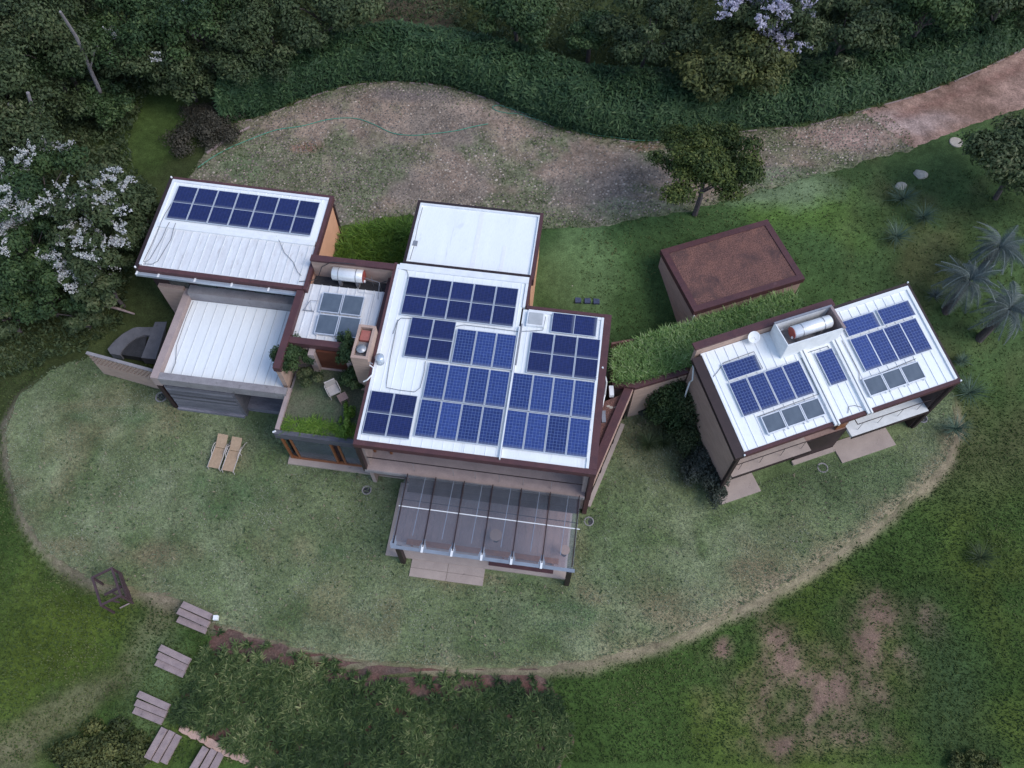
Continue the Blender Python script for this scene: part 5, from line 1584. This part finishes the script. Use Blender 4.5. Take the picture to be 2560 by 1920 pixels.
def sublobes(center, R, n, r, flat=.7, size=(.3, .5)):
    out = []
    for _ in range(n):
        d = r.normal(0, 1, 3); d /= np.linalg.norm(d); d[2] = abs(d[2]) * .9 - .25
        q = np.array(center) + d * np.array([R[0], R[1], R[2]]) * r.uniform(.4, 1.12)
        s = r.uniform(*size)
        out.append((*q, R[0] * s, R[1] * s, R[2] * s * flat))
    return out


def tree(name, label, base, top_h, R, nlobe, nleaf, size, matk, seed, group=None, cat='tree', trunk_r=.14, flowers=None, lobesize=(.3, .5), lean=(0, 0), up=.5, limbs=True, flat=.75, bare=False):
    r = np.random.default_rng(seed)
    base = np.array(base, float)
    root = thing(name, label, cat, WF, tuple(base), group)
    cen = base + np.array([lean[0], lean[1], top_h - R[2]])
    L = sublobes(cen, R, nlobe, r, flat, lobesize)
    pts, nrm, li, rad = lobes_cloud(L, nleaf, r)
    lt = r.normal(0, .13, len(L))
    nleaf = int(nleaf * 1.9); pts, nrm, li, rad = lobes_cloud(L, nleaf, r, .4)
    V, Q = leaf_quads(pts - base, size * .72, r, up, nrm=nrm)
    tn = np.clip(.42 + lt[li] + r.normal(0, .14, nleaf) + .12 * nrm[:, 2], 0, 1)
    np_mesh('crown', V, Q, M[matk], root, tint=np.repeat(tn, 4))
    tm = MB()
    mid = base + (cen - base) * .55
    tm.tube([base - [0, 0, .4], base + (mid - base) * .5 + r.normal(0, .08, 3), mid, cen], [trunk_r * 1.2, trunk_r, trunk_r * .75, trunk_r * .35], 8)
    tm.build('trunk', M['trunk'], root)
    if limbs:
        lm = MB()
        for q in L[:min(len(L), 9)]:
            s0 = base + (cen - base) * r.uniform(.4, .8); e = np.array(q[:3])
            lm.tube([s0, (s0 + e) / 2 + r.normal(0, .12, 3) + [0, 0, .1], e], [trunk_r * .45, trunk_r * .3, trunk_r * .12], 6)
        lm.build('branches', M['trunk'], root)
    if flowers:
        mk, nf, fs, zone = flowers
        fp = []
        hi = [q for q in L if q[2] > cen[2] - .1] or L
        for _ in range(max(3, nf // 4)):
            q = hi[r.integers(len(hi))]
            d = r.normal(0, 1, 3); d /= np.linalg.norm(d); d[2] = abs(d[2]) * .8 + .2
            a0 = np.array(q[:3]) + d * np.array(q[3:]) * .9
            dir0 = d + r.normal(0, .4, 3); dir0[2] *= .4; dir0 /= np.linalg.norm(dir0)
            for _b in range(r.integers(3, 7)):
                dir_ = dir0 + r.normal(0, .55, 3) * [1, 1, .4]; dir_ /= np.linalg.norm(dir_)
                ln = r.uniform(.35, .95); k = r.integers(22, 46)
                tt = r.random(k)[:, None]
                fp.append(a0 + r.normal(0, .12, 3) + dir_ * tt * ln + [0, 0, .1] + r.normal(0, .05, (k, 3)))
        fp = np.concatenate(fp)
        V, Q = leaf_quads(fp - base, fs, r, .6, 1.1)
        np_mesh('blossom', V, Q, M[mk], root, tint=np.repeat(np.clip(r.normal(.5, .25, len(fp)), 0, 1), 4))
    return root


def gtree(name, label, fx, fy, h, R, *a, **k):
    """crown centre seen at photo point (fx,fy); stands on the terrain below it"""
    z = 2.0
    for _ in range(10):
        p = F(fx, fy, z + h - R[2]); z = float(zt(p[0], p[1]))
    return tree(name, label, (p[0], p[1], z), h, R, *a, **k)


def tuft_verts(c, n, ln, wd, r, droop=.5, upb=.5, seg=3):
    """strap leaves radiating from c"""
    a = r.uniform(0, 2 * np.pi, n); e = r.uniform(upb * .4, upb * 1.5, n)
    L = ln * r.uniform(.6, 1.15, n)
    dx, dy = np.cos(a), np.sin(a); px, py = -dy, dx
    rows = []
    for k in range(seg + 1):
        t = k / seg
        rr_ = L * t * np.cos(e * (1 - .3 * t)); zz_ = L * (t * np.sin(e) - droop * t * t * .6)
        w_ = np.full(n, wd * (1 - t ** 2.2) * (.55 + .9 * t * (1 - t) * 2) + .002)
        q = np.stack([c[0] + dx * rr_, c[1] + dy * rr_, c[2] + np.maximum(zz_, .02 - .0 * zz_)], -1)
        s_ = np.stack([px * w_ / 2, py * w_ / 2, 0 * w_], -1)
        rows.append(np.stack([q - s_, q + s_], 1))
    V = np.stack(rows, 1).reshape(n, -1, 3)
    m_ = 2 * (seg + 1)
    Q = []
    for k in range(seg): Q.append(np.arange(n)[:, None] * m_ + np.array([[2 * k, 2 * k + 1, 2 * k + 3, 2 * k + 2]]))
    return V.reshape(-1, 3), np.concatenate(Q, 0), n * m_, m_


def tufts(name, centers, n, ln, wd, r, mat, parent=None, droop=.5, upb=.6, off=(0, 0, 0), base_t=.45, bright=None):
    Vs, Qs, Ts = [], [], []; b = 0
    for i, c in enumerate(centers):
        sc = r.uniform(.7, 1.25)
        V, Q, cnt, m_ = tuft_verts(np.array(c) - np.array(off), n, ln * sc, wd, r, droop, upb)
        Vs.append(V); Qs.append(Q + b); b += cnt
        tt_ = base_t + r.normal(0, .1) + (bright[i] if bright is not None else 0)
        Ts.append(np.repeat(np.clip(tt_ + r.normal(0, .15, n), 0, 1), m_))
    return np_mesh(name, np.concatenate(Vs), np.concatenate(Qs), M[mat], parent, tint=np.concatenate(Ts))


# hedge on the bank
HU = [(480, 150), (515, 128), (560, 112), (650, 92), (760, 64), (860, 52), (950, 60), (1030, 74), (1130, 100), (1200, 122), (1300, 142), (1420, 150), (1500, 140), (1600, 130), (1750, 110), (1880, 70), (2000, 40), (2120, 5), (2212, -30), (2300, -60)]
HLp = [(488, 268), (520, 254), (565, 248), (640, 217), (760, 180), (860, 174), (955, 182), (1045, 206), (1140, 246), (1220, 277), (1300, 292), (1400, 302), (1500, 293), (1600, 278), (1750, 263), (1880, 228), (2000, 193), (2120, 144), (2212, 99), (2300, 56)]
HH = 2.3
low = []; upp = []
for (a, b), (c_, d_) in zip(smooth_path(HLp, 5), smooth_path(HU, 5)):
    low.append(G0(a, b)); upp.append(F(c_, d_, float(low[-1][2]) + HH))
low = np.array(low); upp = np.array(upp)
B = thing('hedge', 'long dense dark green hedge curving above the courtyard and road', 'hedge', WF, tuple(low[len(low) // 2]))
hb = np.array(low[len(low) // 2])
prof = [(.03, 0.0), (-.02, .4), (.08, .75), (.25, .95), (.6, 1.0), (1.0, .97), (1.12, .6), (1.2, 0.0)]


def hedge_pt(t, s):
    """t along 0..1 array, s profile 0..1 array"""
    f = t * (len(low) - 1); i = np.clip(f.astype(int), 0, len(low) - 2); u = (f - i)[:, None]
    l = low[i] * (1 - u) + low[i + 1] * u; up_ = upp[i] * (1 - u) + upp[i + 1] * u
    pf = np.array(prof); fs = s * (len(prof) - 1); j = np.clip(fs.astype(int), 0, len(prof) - 2); w_ = (fs - j)[:, None]
    q = pf[j] * (1 - w_) + pf[j + 1] * w_
    xy = l[:, :2] + (up_ - l)[:, :2] * q[:, :1]
    z = l[:, 2] + (up_[:, 2] - l[:, 2]) * q[:, 1]
    bul = (fbm(xy[:, 0], xy[:, 1], 1.9, 77) - .5) * 1.15 * sm(0, .5, q[:, 1])
    z = z + bul
    out = xy + (l[:, :2] - up_[:, :2]) * (bul * .12)[:, None]
    return np.concatenate([out, z[:, None]], 1)


nt_, ns_ = 150, 15
tt, ss = np.meshgrid(np.linspace(0, 1, nt_), np.linspace(0, 1, ns_), indexing='ij')
Vh = hedge_pt(tt.ravel(), ss.ravel())
ih = np.arange(nt_ * ns_).reshape(nt_, ns_)
Qh = np.stack([ih[:-1, :-1], ih[1:, :-1], ih[1:, 1:], ih[:-1, 1:]], -1).reshape(-1, 4)
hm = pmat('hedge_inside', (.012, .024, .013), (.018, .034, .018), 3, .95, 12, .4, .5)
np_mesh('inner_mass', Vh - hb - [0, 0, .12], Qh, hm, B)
n = 75000
t = r1.random(n); s = r1.random(n) * .86
hp = hedge_pt(t, s) + r1.normal(0, .10, (n, 3))
nv = np.zeros((n, 3)); nv[:, 2] = 1; nv[:, 1] = -.9 * (s < .4)
V, Q = leaf_quads(hp - hb + [0, 0, .03], .12, r1, .3, 3.2, nrm=nv)
tn = np.clip(.25 + .5 * fbm(hp[:, 0], hp[:, 1], 1.5, 78) + r1.normal(0, .15, n), 0, 1)
np_mesh('foliage', V, Q, M['lf_hedge'], B, tint=np.repeat(tn, 4))['kind'] = 'stuff'
t = r1.random(900); s_l = r1.uniform(.1, .8, 900)
lp = hedge_pt(t, s_l); kk = r1.random(900) < np.clip(2.2 * (fbm(lp[:, 0], lp[:, 1], 2.2, 79) - .3), .05, 1)
kind(tufts('shoots', lp[kk], 9, .55, .05, r1, 'lf_hedge', B, .6, .9, off=hb, base_t=.62), 'stuff')

# forest and trees
gtree('courtyard_tree', 'small round green tree standing between courtyard and back lawn', 1532, 355, 6.2, (3.0, 2.7, 2.0), 44, 16500, .15, 'lf_tree', 1037, lobesize=(.2, .34), trunk_r=.15)
gtree('edge_tree', 'dark bushy tree at the right edge below the dirt road', 2215, 345, 5.5, (3.2, 3.0, 2.2), 28, 11000, .19, 'lf_dark', 102, lobesize=(.28, .45))
gtree('olive_tree', 'olive toned tree leaning over the hedge below lilac blossoms', 1580, 118, 6.5, (3.0, 3.0, 2.6), 28, 11000, .2, 'lf_olive', 103, lobesize=(.28, .42))
gtree('lilac_tree', 'tree with lilac blossoms at the top behind the hedge', 1640, 25, 7.5, (3.3, 2.2, 2.0), 22, 7000, .2, 'lf_dark', 104, flowers=('lilac', 210, .10, None), lobesize=(.26, .4))
gtree('lilac_tree', 'drooping spray of pale lilac blossom right of the olive tree', 1692, 100, 5.2, (.7, 1.2, .8), 9, 1500, .15, 'lf_dark', 1041, flowers=('lilac', 44, .10, None), lobesize=(.3, .45), trunk_r=.05, limbs=False)
gtree('forest_tree', 'dark round tree behind the hedge right of the lilac tree', 1830, 60, 6.5, (3.4, 2.6, 2.4), 20, 8500, .2, 'lf_dark', 105, 'trees behind the hedge', lobesize=(.22, .4))
gtree('forest_tree', 'dark green tree at the top edge above the dirt road', 2010, 10, 7, (3.6, 2.8, 2.6), 20, 8500, .2, 'lf_mid', 106, 'trees behind the hedge', lobesize=(.22, .4))
gtree('forest_tree', 'dark tree cut off by the top right corner of the picture', 2190, -30, 7, (3.6, 2.8, 2.6), 20, 8000, .2, 'lf_dark', 107, 'trees behind the hedge', lobesize=(.22, .4))
gtree('forest_tree', 'bushy green tree behind the hedge at the top centre', 1115, 30, 5.5, (2.9, 2.2, 2.2), 20, 8000, .19, 'lf_mid', 108, 'trees behind the hedge', lobesize=(.22, .4))
gtree('forest_tree', 'dark tree left of the olive tree behind the hedge', 1405, 60, 6.5, (2.8, 2.4, 2.3), 20, 7500, .19, 'lf_dark', 109, 'trees behind the hedge', lobesize=(.22, .4))
gtree('forest_tree', 'low green shrub tree between the two dark trees above the hedge', 1275, 70, 3.5, (1.9, 1.6, 1.2), 14, 4000, .17, 'lf_mid', 110, 'trees behind the hedge', lobesize=(.22, .4))
gtree('forest_tree', 'dark tree over the left end of the hedge at the top', 690, 15, 6.5, (3.4, 2.6, 2.4), 20, 8000, .19, 'lf_dark', 111, 'trees behind the hedge', lobesize=(.28, .45))
FT = [(60, 60, 8, 3.6, 'lf_dark', 'dark forest tree in the top left corner'), (270, 40, 6.5, 2.8, 'lf_mid', 'sparse green forest tree second from the top left corner'), (70, 200, 4.6, 2.6, 'lf_dark', 'dense forest tree below the top left corner tree'),
      (345, 115, 5, 2.4, 'lf_dark', 'dark shrubby forest tree left of the hedge end'), (420, 40, 7, 3.0, 'lf_mid', 'white flecked forest tree at the top left of the hedge'), (520, 100, 5, 2.3, 'lf_dark', 'dark forest shrub tree at the hedge end'),
      (215, 225, 2.6, 1.5, 'lf_mid', 'green forest tree behind the leaning pale trunk'), (20, 270, 6, 2.6, 'lf_dark', 'dark forest tree at the left edge above the blossoms'), (560, -10, 7, 3.0, 'lf_dark', 'dark forest tree at the top between hedge end and post'),
      (-60, 140, 8, 3.2, 'lf_dark', 'dark forest tree cut by the left edge near the top'), (150, -40, 8, 3.4, 'lf_dark', 'dark forest tree cut by the top edge at the left'), (400, 165, 3.2, 1.5, 'lf_dark', 'low dark thicket between forest clearing and hedge end'),
      (120, 110, 5.0, 2.2, 'lf_mid', 'green forest tree between the corner trees at the top left')]
for i, (fx, fy, h, rr_, mk, lb) in enumerate(FT):
    gtree('forest_tree', lb, fx, fy, h, (rr_ * 1.25, rr_ * 1.1, rr_ * .8), 34, int(2400 * rr_), .17, mk, 120 + i, 'trees of the wood', lobesize=(.2, .38), trunk_r=.12,
          flowers=('flower', 12, .08, None) if i in (4, 3) else None)
# tangled undergrowth of the wood and behind the hedge
UG = [([(-140, -90), (470, -90), (500, 60), (470, 190), (400, 200), (330, 190), (300, 260), (280, 310), (300, 380), (345, 420), (330, 520), (285, 610), (270, 700), (200, 750), (100, 790), (-120, 860)], 62000, 'tangled dark undergrowth of the wood and below the flowering trees', 1.1),
      ([(470, -90), (2330, -150), (2330, -70), (2100, 10), (1880, 75), (1600, 125), (1420, 150), (1300, 142), (1130, 100), (1030, 72), (960, 58), (860, 48), (760, 60), (650, 88), (540, 115), (500, 60)], 34000, 'dark undergrowth behind the hedge along the top', .9)]
for pg, nn, lb, hg in UG:
    pgw = [G0(*q) for q in pg]
    pa = np.array(pgw)[:, :2]
    ar = .5 * abs(np.dot(pa[:, 0], np.roll(pa[:, 1], 1)) - np.dot(pa[:, 1], np.roll(pa[:, 0], 1)))
    x, y = in_poly_pts(pgw, nn / ar, r1)
    k = outside(x, y, .1); x, y = x[k], y[k]
    hgt = np.clip((fbm(x, y, 2.4, 301) - .25) * 2.0, .05, 1) * hg
    dens = r1.random(len(x)) < .35 + 1.1 * fbm(x, y, 2.0, 305)
    x, y, hgt = x[dens], y[dens], hgt[dens]
    pts = np.stack([x, y, zt(x, y) + hgt * r1.random(len(x)) ** .5], -1)
    V, Q = leaf_quads(pts, .13, r1, .5, 2.0)
    tn = np.clip(.2 + .6 * fbm(x, y, 1.7, 309) + r1.normal(0, .16, len(x)), 0, 1)
    ob = kind(np_mesh('undergrowth', V, Q, M['lf_dark'], tint=np.repeat(tn, 4)), 'stuff')
    ob['label'] = lb; ob['category'] = 'undergrowth'
# ragged grass at the hedge foot
hf = np.array([G0(fx, fy + 3) for fx, fy in smooth_path(HEDGE_LOW, 12)])
k = r1.random(len(hf)) < np.clip(1.6 * fbm(hf[:, 0], hf[:, 1], 3.0, 321) - .2, .1, 1)
hf = hf[k] + r1.normal(0, .12, (k.sum(), 3)) * [1, 1, 0]
ob = kind(tufts('hedge_foot_grass', hf, 12, .38, .03, r1, 'lf_strap', None, .5, .9, base_t=.5), 'stuff')
ob['label'] = 'ragged grass tufts along the foot of the hedge'; ob['category'] = 'grass'

# pale leaning trunks in the wood
for i, (pts, lb) in enumerate([([(235, 240, 0), (195, 150, 3.4), (165, 80, 6.2), (130, 25, 8.5)], 'pale bare trunk rising through the wood at top left'), ([(105, 330, 0), (60, 265, 2.6), (20, 225, 4.6)], 'pale trunk leaning left at the edge of the wood'), ([(110, 328, 0), (82, 270, 2.6), (60, 200, 5)], 'thin upright trunk beside the leaning pale trunk')]):
    z0 = float(G(pts[0][0], pts[0][1])[2])
    w3 = [F(a, b, z0 + c_) for a, b, c_ in pts]
    root = thing('bare_tree', lb, 'tree', WF, tuple(w3[0]), 'bare trunks in the wood')
    MB().tube(w3, [.14, .12, .10, .07][:len(w3)], 8).build('trunk', M['paletrunk'], root)
    e = w3[1]; f = w3[1] + np.array([.9, .5, 1.3])
    MB().tube([e, (e + f) / 2 + [.05, .1, .2], f], [.06, .045, .03], 6).build('branch', M['paletrunk'], root)

# flowering trees left of the rear wing
FL = [(70, 400, 5.5, 2.5, 'tall white flowering tree at the left edge above the others'), (200, 420, 5.2, 2.3, 'white and lilac flowering tree nearest the rear wing corner'), (40, 520, 4.6, 2.2, 'pale flowering tree at the left edge in the middle of the group'), (190, 530, 4.6, 2.0, 'lilac white flowering tree beside the rear wing wall'),
      (110, 570, 4.0, 1.9, 'small flowering tree in the middle of the flowering group'), (225, 600, 3.8, 1.5, 'lilac flowering shrub tree lowest beside the rear wing')]
for i, (fx, fy, h, rr_, lb) in enumerate(FL):
    gtree('flowering_tree', lb, fx, fy, h, (rr_, rr_, rr_ * .7), 20, int(2500 * rr_), .17, 'lf_dark' if i % 2 else 'lf_mid', 150 + i, 'flowering trees at the left', lobesize=(.22, .42), trunk_r=.10, flowers=('flower', [85, 75, 70, 60, 26, 40][i], .09, None))
gtree('shrub', 'dark green shrub mass below the flowering trees at the left edge', 90, 640, 3.2, (2.4, 1.9, 1.3), 18, 6500, .17, 'lf_mid', 160, cat='shrub', lobesize=(.28, .45))
gtree('shrub', 'dark shrub at the left edge beside the lawn', 20, 690, 2.4, (1.7, 1.3, 1.0), 14, 4000, .16, 'lf_dark', 161, cat='shrub', lobesize=(.22, .4))
gtree('shrub', 'dark shrub behind the curved kerb left of the left wing', 170, 680, 2.2, (1.5, 1.2, .9), 14, 4000, .16, 'lf_dark', 162, cat='shrub', lobesize=(.22, .4))
gtree('shrub', 'dark shrub squeezed against the left wall of the rear wing', 305, 480, 3.2, (1.0, 2.0, 1.4), 16, 4500, .16, 'lf_dark', 163, cat='shrub', lobesize=(.3, .5))
gtree('shrub', 'dry greyish brown brush at the left end of the courtyard', 435, 268, 1.2, (2.1, 2.0, .6), 26, 8000, .12, 'lf_dry', 164, cat='shrub', lobesize=(.35, .5), limbs=False, trunk_r=.04)
gtree('shrub', 'white budded shrub at the left end of the hedge', 500, 180, 2.0, (1.2, 1.0, .8), 14, 3500, .13, 'lf_dark', 165, cat='shrub', lobesize=(.35, .5), limbs=False, trunk_r=.04)
a, b = G(228, 665), G(292, 680)
m = MB().tube([(a[0], a[1], a[2] + .2), ((a[0] + b[0]) / 2, (a[1] + b[1]) / 2 - .05, a[2] + .28), (b[0], b[1], b[2] + .08)], [.05, .08, .05], 7)
solo(m, 'fallen_branch', M['sleeper'], 'pale fallen branch on the ground below the lilac shrub', 'branch', WF, tuple(a))

# shrubs of the roof terrace and yards (stand on the terrace)
def shrub_at(label, fx, fy, zb, h, R, nl, n, size, mk, seed, lobesize=(.3, .5), cat='shrub', name='shrub'):
    p = F(fx, fy, zb + h - R[2])
    return tree(name, label, (p[0], p[1], zb), h, R, nl, n, size, mk, seed, None, cat, .04, None, lobesize, limbs=False)


shrub_at('tall feathery green shrub by the left wall of the roof terrace', 633, 770, 3.0, 2.5, (.85, .95, 1.1), 26, 8000, .09, 'lf_mid', 170)
shrub_at('dark low shrub in front of the feathery shrub on the terrace', 672, 815, 3.0, 1.0, (.7, .65, .5), 10, 2000, .09, 'lf_dark', 171)
shrub_at('green climber covering the left side of the chimney', 752, 757, 3.0, 2.9, (.5, .85, 1.2), 24, 5000, .09, 'lf_mid', 172)
shrub_at('round green shrub below the chimney on the terrace', 768, 822, 3.0, 1.3, (.75, .7, .65), 12, 3000, .09, 'lf_mid', 173)
shrub_at('yellow green shrub at the right front corner of the terrace', 752, 900, 3.0, .8, (.35, .75, .45), 12, 2600, .08, 'lf_bright', 174)
gtree('conifer', 'dense dark green column tree against the corridor wall, the left of two', 1445, 868, 3.4, (1.15, 1.2, 1.7), 30, 8000, .11, 'lf_mid', 180, cat='tree', lobesize=(.4, .6))
gtree('conifer', 'dense dark green column tree against the corridor wall, the right of two', 1492, 872, 3.4, (1.05, 1.2, 1.7), 28, 7500, .11, 'lf_dark', 181, cat='tree', lobesize=(.4, .6))
gtree('shrub', 'grey green bush along the lower left wall of the guest house', 1522, 1005, 1.6, (1.0, 1.9, .8), 24, 7500, .10, 'lf_grey', 182, cat='shrub', lobesize=(.35, .55), limbs=False)
gtree('shrub', 'dark green bush along the middle of the guest house left wall', 1500, 935, 1.9, (1.1, 1.5, .9), 22, 7000, .10, 'lf_dark', 183, cat='shrub', lobesize=(.35, .55), limbs=False)
gtree('shrub', 'small grey bush at the front left corner of the guest house', 1545, 1058, 1.0, (.55, .5, .5), 10, 2400, .09, 'lf_grey', 184, cat='shrub', lobesize=(.4, .55), limbs=False)
gtree('shrub', 'dry grey twiggy bush left of the column trees', 1408, 885, .9, (.5, .45, .35), 10, 1500, .09, 'lf_grey', 185, cat='shrub', lobesize=(.4, .55), limbs=False)
gtree('shrub', 'yellow green clipped bush in the bottom left corner', 215, 1635, 1.1, (2.1, 1.3, .75), 30, 8000, .13, 'lf_olive', 186, cat='shrub', lobesize=(.3, .42), limbs=False, trunk_r=.05)
gtree('shrub', 'small yellow flecked bush at the bottom right edge', 2110, 1655, .9, (1.0, .7, .5), 12, 2200, .1, 'lf_olive', 187, cat='shrub', lobesize=(.35, .5), limbs=False, trunk_r=.04)


# strappy plants of the planting bed
x, y = in_poly_pts(BED, 34, r1)
sdb = -poly_sd(BED, x, y)
topd = np.full(len(x), 1e9)
bt = [G(*q) for q in BED_PX[:7]]
for a, b in zip(bt[:-1], bt[1:]):
    ex, ey = b[0] - a[0], b[1] - a[1]
    t = np.clip(((x - a[0]) * ex + (y - a[1]) * ey) / (ex * ex + ey * ey), 0, 1)
    topd = np.minimum(topd, np.hypot(x - a[0] - t * ex, y - a[1] - t * ey))
pr = sm(.35, 1.5, topd + (fbm(x, y, 1.4, 65) - .5) * 2.0)
k = (r1.random(len(x)) < .08 + .92 * pr) & (sdb > .1)
x, y = x[k], y[k]
br = (fbm(x, y, 2.0, 66) - .5) * .7
ob = tufts('bed_plants', np.stack([x, y, zt(x, y) + .04 + .16 * sm(.35, .7, fbm(x, y, .9, 67)) * sm(.2, .9, sdb[k]) + r1.uniform(0, .06, len(x))], -1), 18, .40, .06, r1, 'lf_strap', None, .62, .85, base_t=.36, bright=br * 1.5)
kind(ob, 'stuff'); ob['label'] = 'dense strappy leaved plants filling the bed below the lawn'; ob['category'] = 'plants'
# strip of strappy plants on the terrace front, grassy bed between the wings
cs = [MF.w(a, b, 3.02) for a, b in zip(r1.uniform(-4.35, -.3, 70), r1.uniform(1.15, 1.95, 70))]
B = thing('terrace_lilies', 'strip of bright strappy plants along the front of the roof terrace', 'plants', WF, tuple(MF.w(-2.3, 1.5, 3.02)))
kind(tufts('leaves', cs, 16, .42, .035, r1, 'lf_bright', B, .5, .7, off=MF.w(-2.3, 1.5, 3.02), base_t=.5), 'stuff')
GB_ = [MF.w(-4.4, 10.0), MF.w(.35, 10.1), MF.w(.4, 15.3), MF.w(-1.2, 15.1), MF.w(-3.2, 14.5), MF.w(-4.3, 13.9)]
x, y = in_poly_pts(GB_, 20, r1)
c0 = MF.w(-2, 12); c0[2] = zt(c0[0], c0[1])
B = thing('grass_bed', 'tall arching green grasses in the bed between rear wing and flat roofed block', 'plants', WF, tuple(c0))
kind(tufts('leaves', np.stack([x, y, zt(x, y) + .30], -1), 16, .8, .05, r1, 'lf_bright', B, .5, .9, off=c0, base_t=.40), 'stuff')
MB().prism([q[:2] for q in GB_], 0, float(c0[2]) + .25).build('raised_soil', M['black'], B)

# spiky plants
SP = [(2250, 507, 1.0, 'grey green spiky plant below the pale stone'), (2300, 553, .9, 'grey green spiky plant second below the pale stone'), (2233, 602, .95, 'grey green spiky plant nearest the guest house back'), (2379, 1080, 1.25, 'large spiky plant right of the guest house patio'),
      (2412, 990, 1.0, 'spiky plant behind the right corner of the guest house'), (1617, 1117, .75, 'dark spiky plant in the yard, left of two'), (1652, 1112, .75, 'dark spiky plant in the yard, right of two'), (1722, 1175, .95, 'dark spiky plant in front of the grey bush'),
      (2330, 745, .55, 'small silvery spiky plant beside the guest house right wall'), (2395, 1000 - 90, .6, 'small spiky plant on the slope right of the guest house'), (2440, 1400, .8, 'dark low spiky clump on the lower right lawn')]
for i, (sx, sy, ln, lb) in enumerate(SP):
    q = GS(sx, sy)
    B = thing('spiky_plant', lb, 'plant', WF, tuple(q), 'spiky rosette plants')
    mk = 'lf_blue' if i == 8 else ('lf_dark' if i in (5, 6, 7, 10) else 'lf_agave')
    tufts('leaves', [(q[0], q[1], q[2] + .15), (q[0] + .05, q[1], q[2] + .35)], 75, ln * 1.15, .028, np.random.default_rng(300 + i), mk, B, .35, .85, off=q, base_t=.45)

# palms
def palm(label, sx, sy, h, nf, fl_, seed):
    q = GS(sx, sy); r = np.random.default_rng(seed)
    B = thing('palm', label, 'palm', WF, tuple(q), 'silvery palms on the right')
    tp = q + np.array([r.normal(0, .1), r.normal(0, .1), h])
    MB().tube([q - [0, 0, .3], q + (tp - q) * .5, tp], [.26, .22, .19], 10).build('trunk', M['trunk'], B)
    # one frond, arching along +x, copied round the crown
    n = 30; Vs = []; Qs = []; b = 0
    for k in range(n):
        t = .18 + .82 * k / n
        cx0 = np.array([fl_ * t, 0, fl_ * (.85 * t - 1.3 * t * t)])
        ll = .52 * math.sin(math.pi * min(1, t * .9 + .1)) + .08
        for s_ in (-1, 1):
            tipv = cx0 + np.array([.35 * ll, s_ * ll * .8, -.45 * ll + .12 * ll * math.sin(k * 2.3)])
            wv = np.array([.014, 0, .004])
            Vs += [cx0 - wv, cx0 + wv, (cx0 + tipv) / 2 + wv * .9, tipv, (cx0 + tipv) / 2 - wv * .9]
            Qs += [(b, b + 1, b + 2, b + 4), (b + 4, b + 2, b + 3, b + 3)]; b += 5
    for k in range(8):
        t0, t1 = k / 8, (k + 1) / 8
        p0 = np.array([fl_ * t0, 0, fl_ * (.85 * t0 - 1.3 * t0 * t0)]); p1 = np.array([fl_ * t1, 0, fl_ * (.85 * t1 - 1.3 * t1 * t1)])
        s_ = np.array([0, .03, 0])
        Vs += [p0 - s_, p0 + s_, p1 + s_, p1 - s_]; Qs += [(b, b + 1, b + 2, b + 3)]; b += 4
    me = None
    tri = []
    for q_ in Qs:
        tri.append(q_[:3]); 
        if q_[2] != q_[3]: tri.append((q_[0], q_[2], q_[3]))
    for i in range(nf):
        if me is None:
            ob = np_mesh('frond', Vs, np.array(tri), M['lf_blue'], B, tint=np.clip(np.random.default_rng(seed).normal(.45, .2, len(Vs)), 0, 1)); me = ob.data
        else:
            ob = bpy.data.objects.new('frond', me); C.objects.link(ob); ob.parent = B
        ob.location = tuple(tp - q + np.array([0, 0, .05 * (i % 3)]))
        ob.rotation_euler = (r.normal(0, .3), r.uniform(-.9, .8), i * 2.4 + r.normal(0, .25))
        ob.scale = [r.uniform(.55, 1.0)] * 3
    return B


palm('silvery palm nearest the back corner of the guest house', 2365, 777, 2.8, 38, 1.9, 401)
palm('silvery palm at the right edge of the picture', 2449, 845, 3.0, 38, 2.0, 402)
palm('silvery palm furthest up the slope on the right', 2440, 690, 2.4, 34, 1.9, 403)

# post in the wood clearing
q = G(588, 65)
B = thing('marker_post', 'small pale post with white knob in the clearing behind the hedge', 'post', WF, tuple(q))
MB().tube([q - np.array([0, 0, .1]), q + np.array([0, 0, 1.0])], .05, 7).build('shaft', M['stone'], B)
MB().lathe([(0, 1.0), (.07, 1.02), (.08, 1.08), (0, 1.14)], q, 8).build('knob', M['whiteplain'], B)
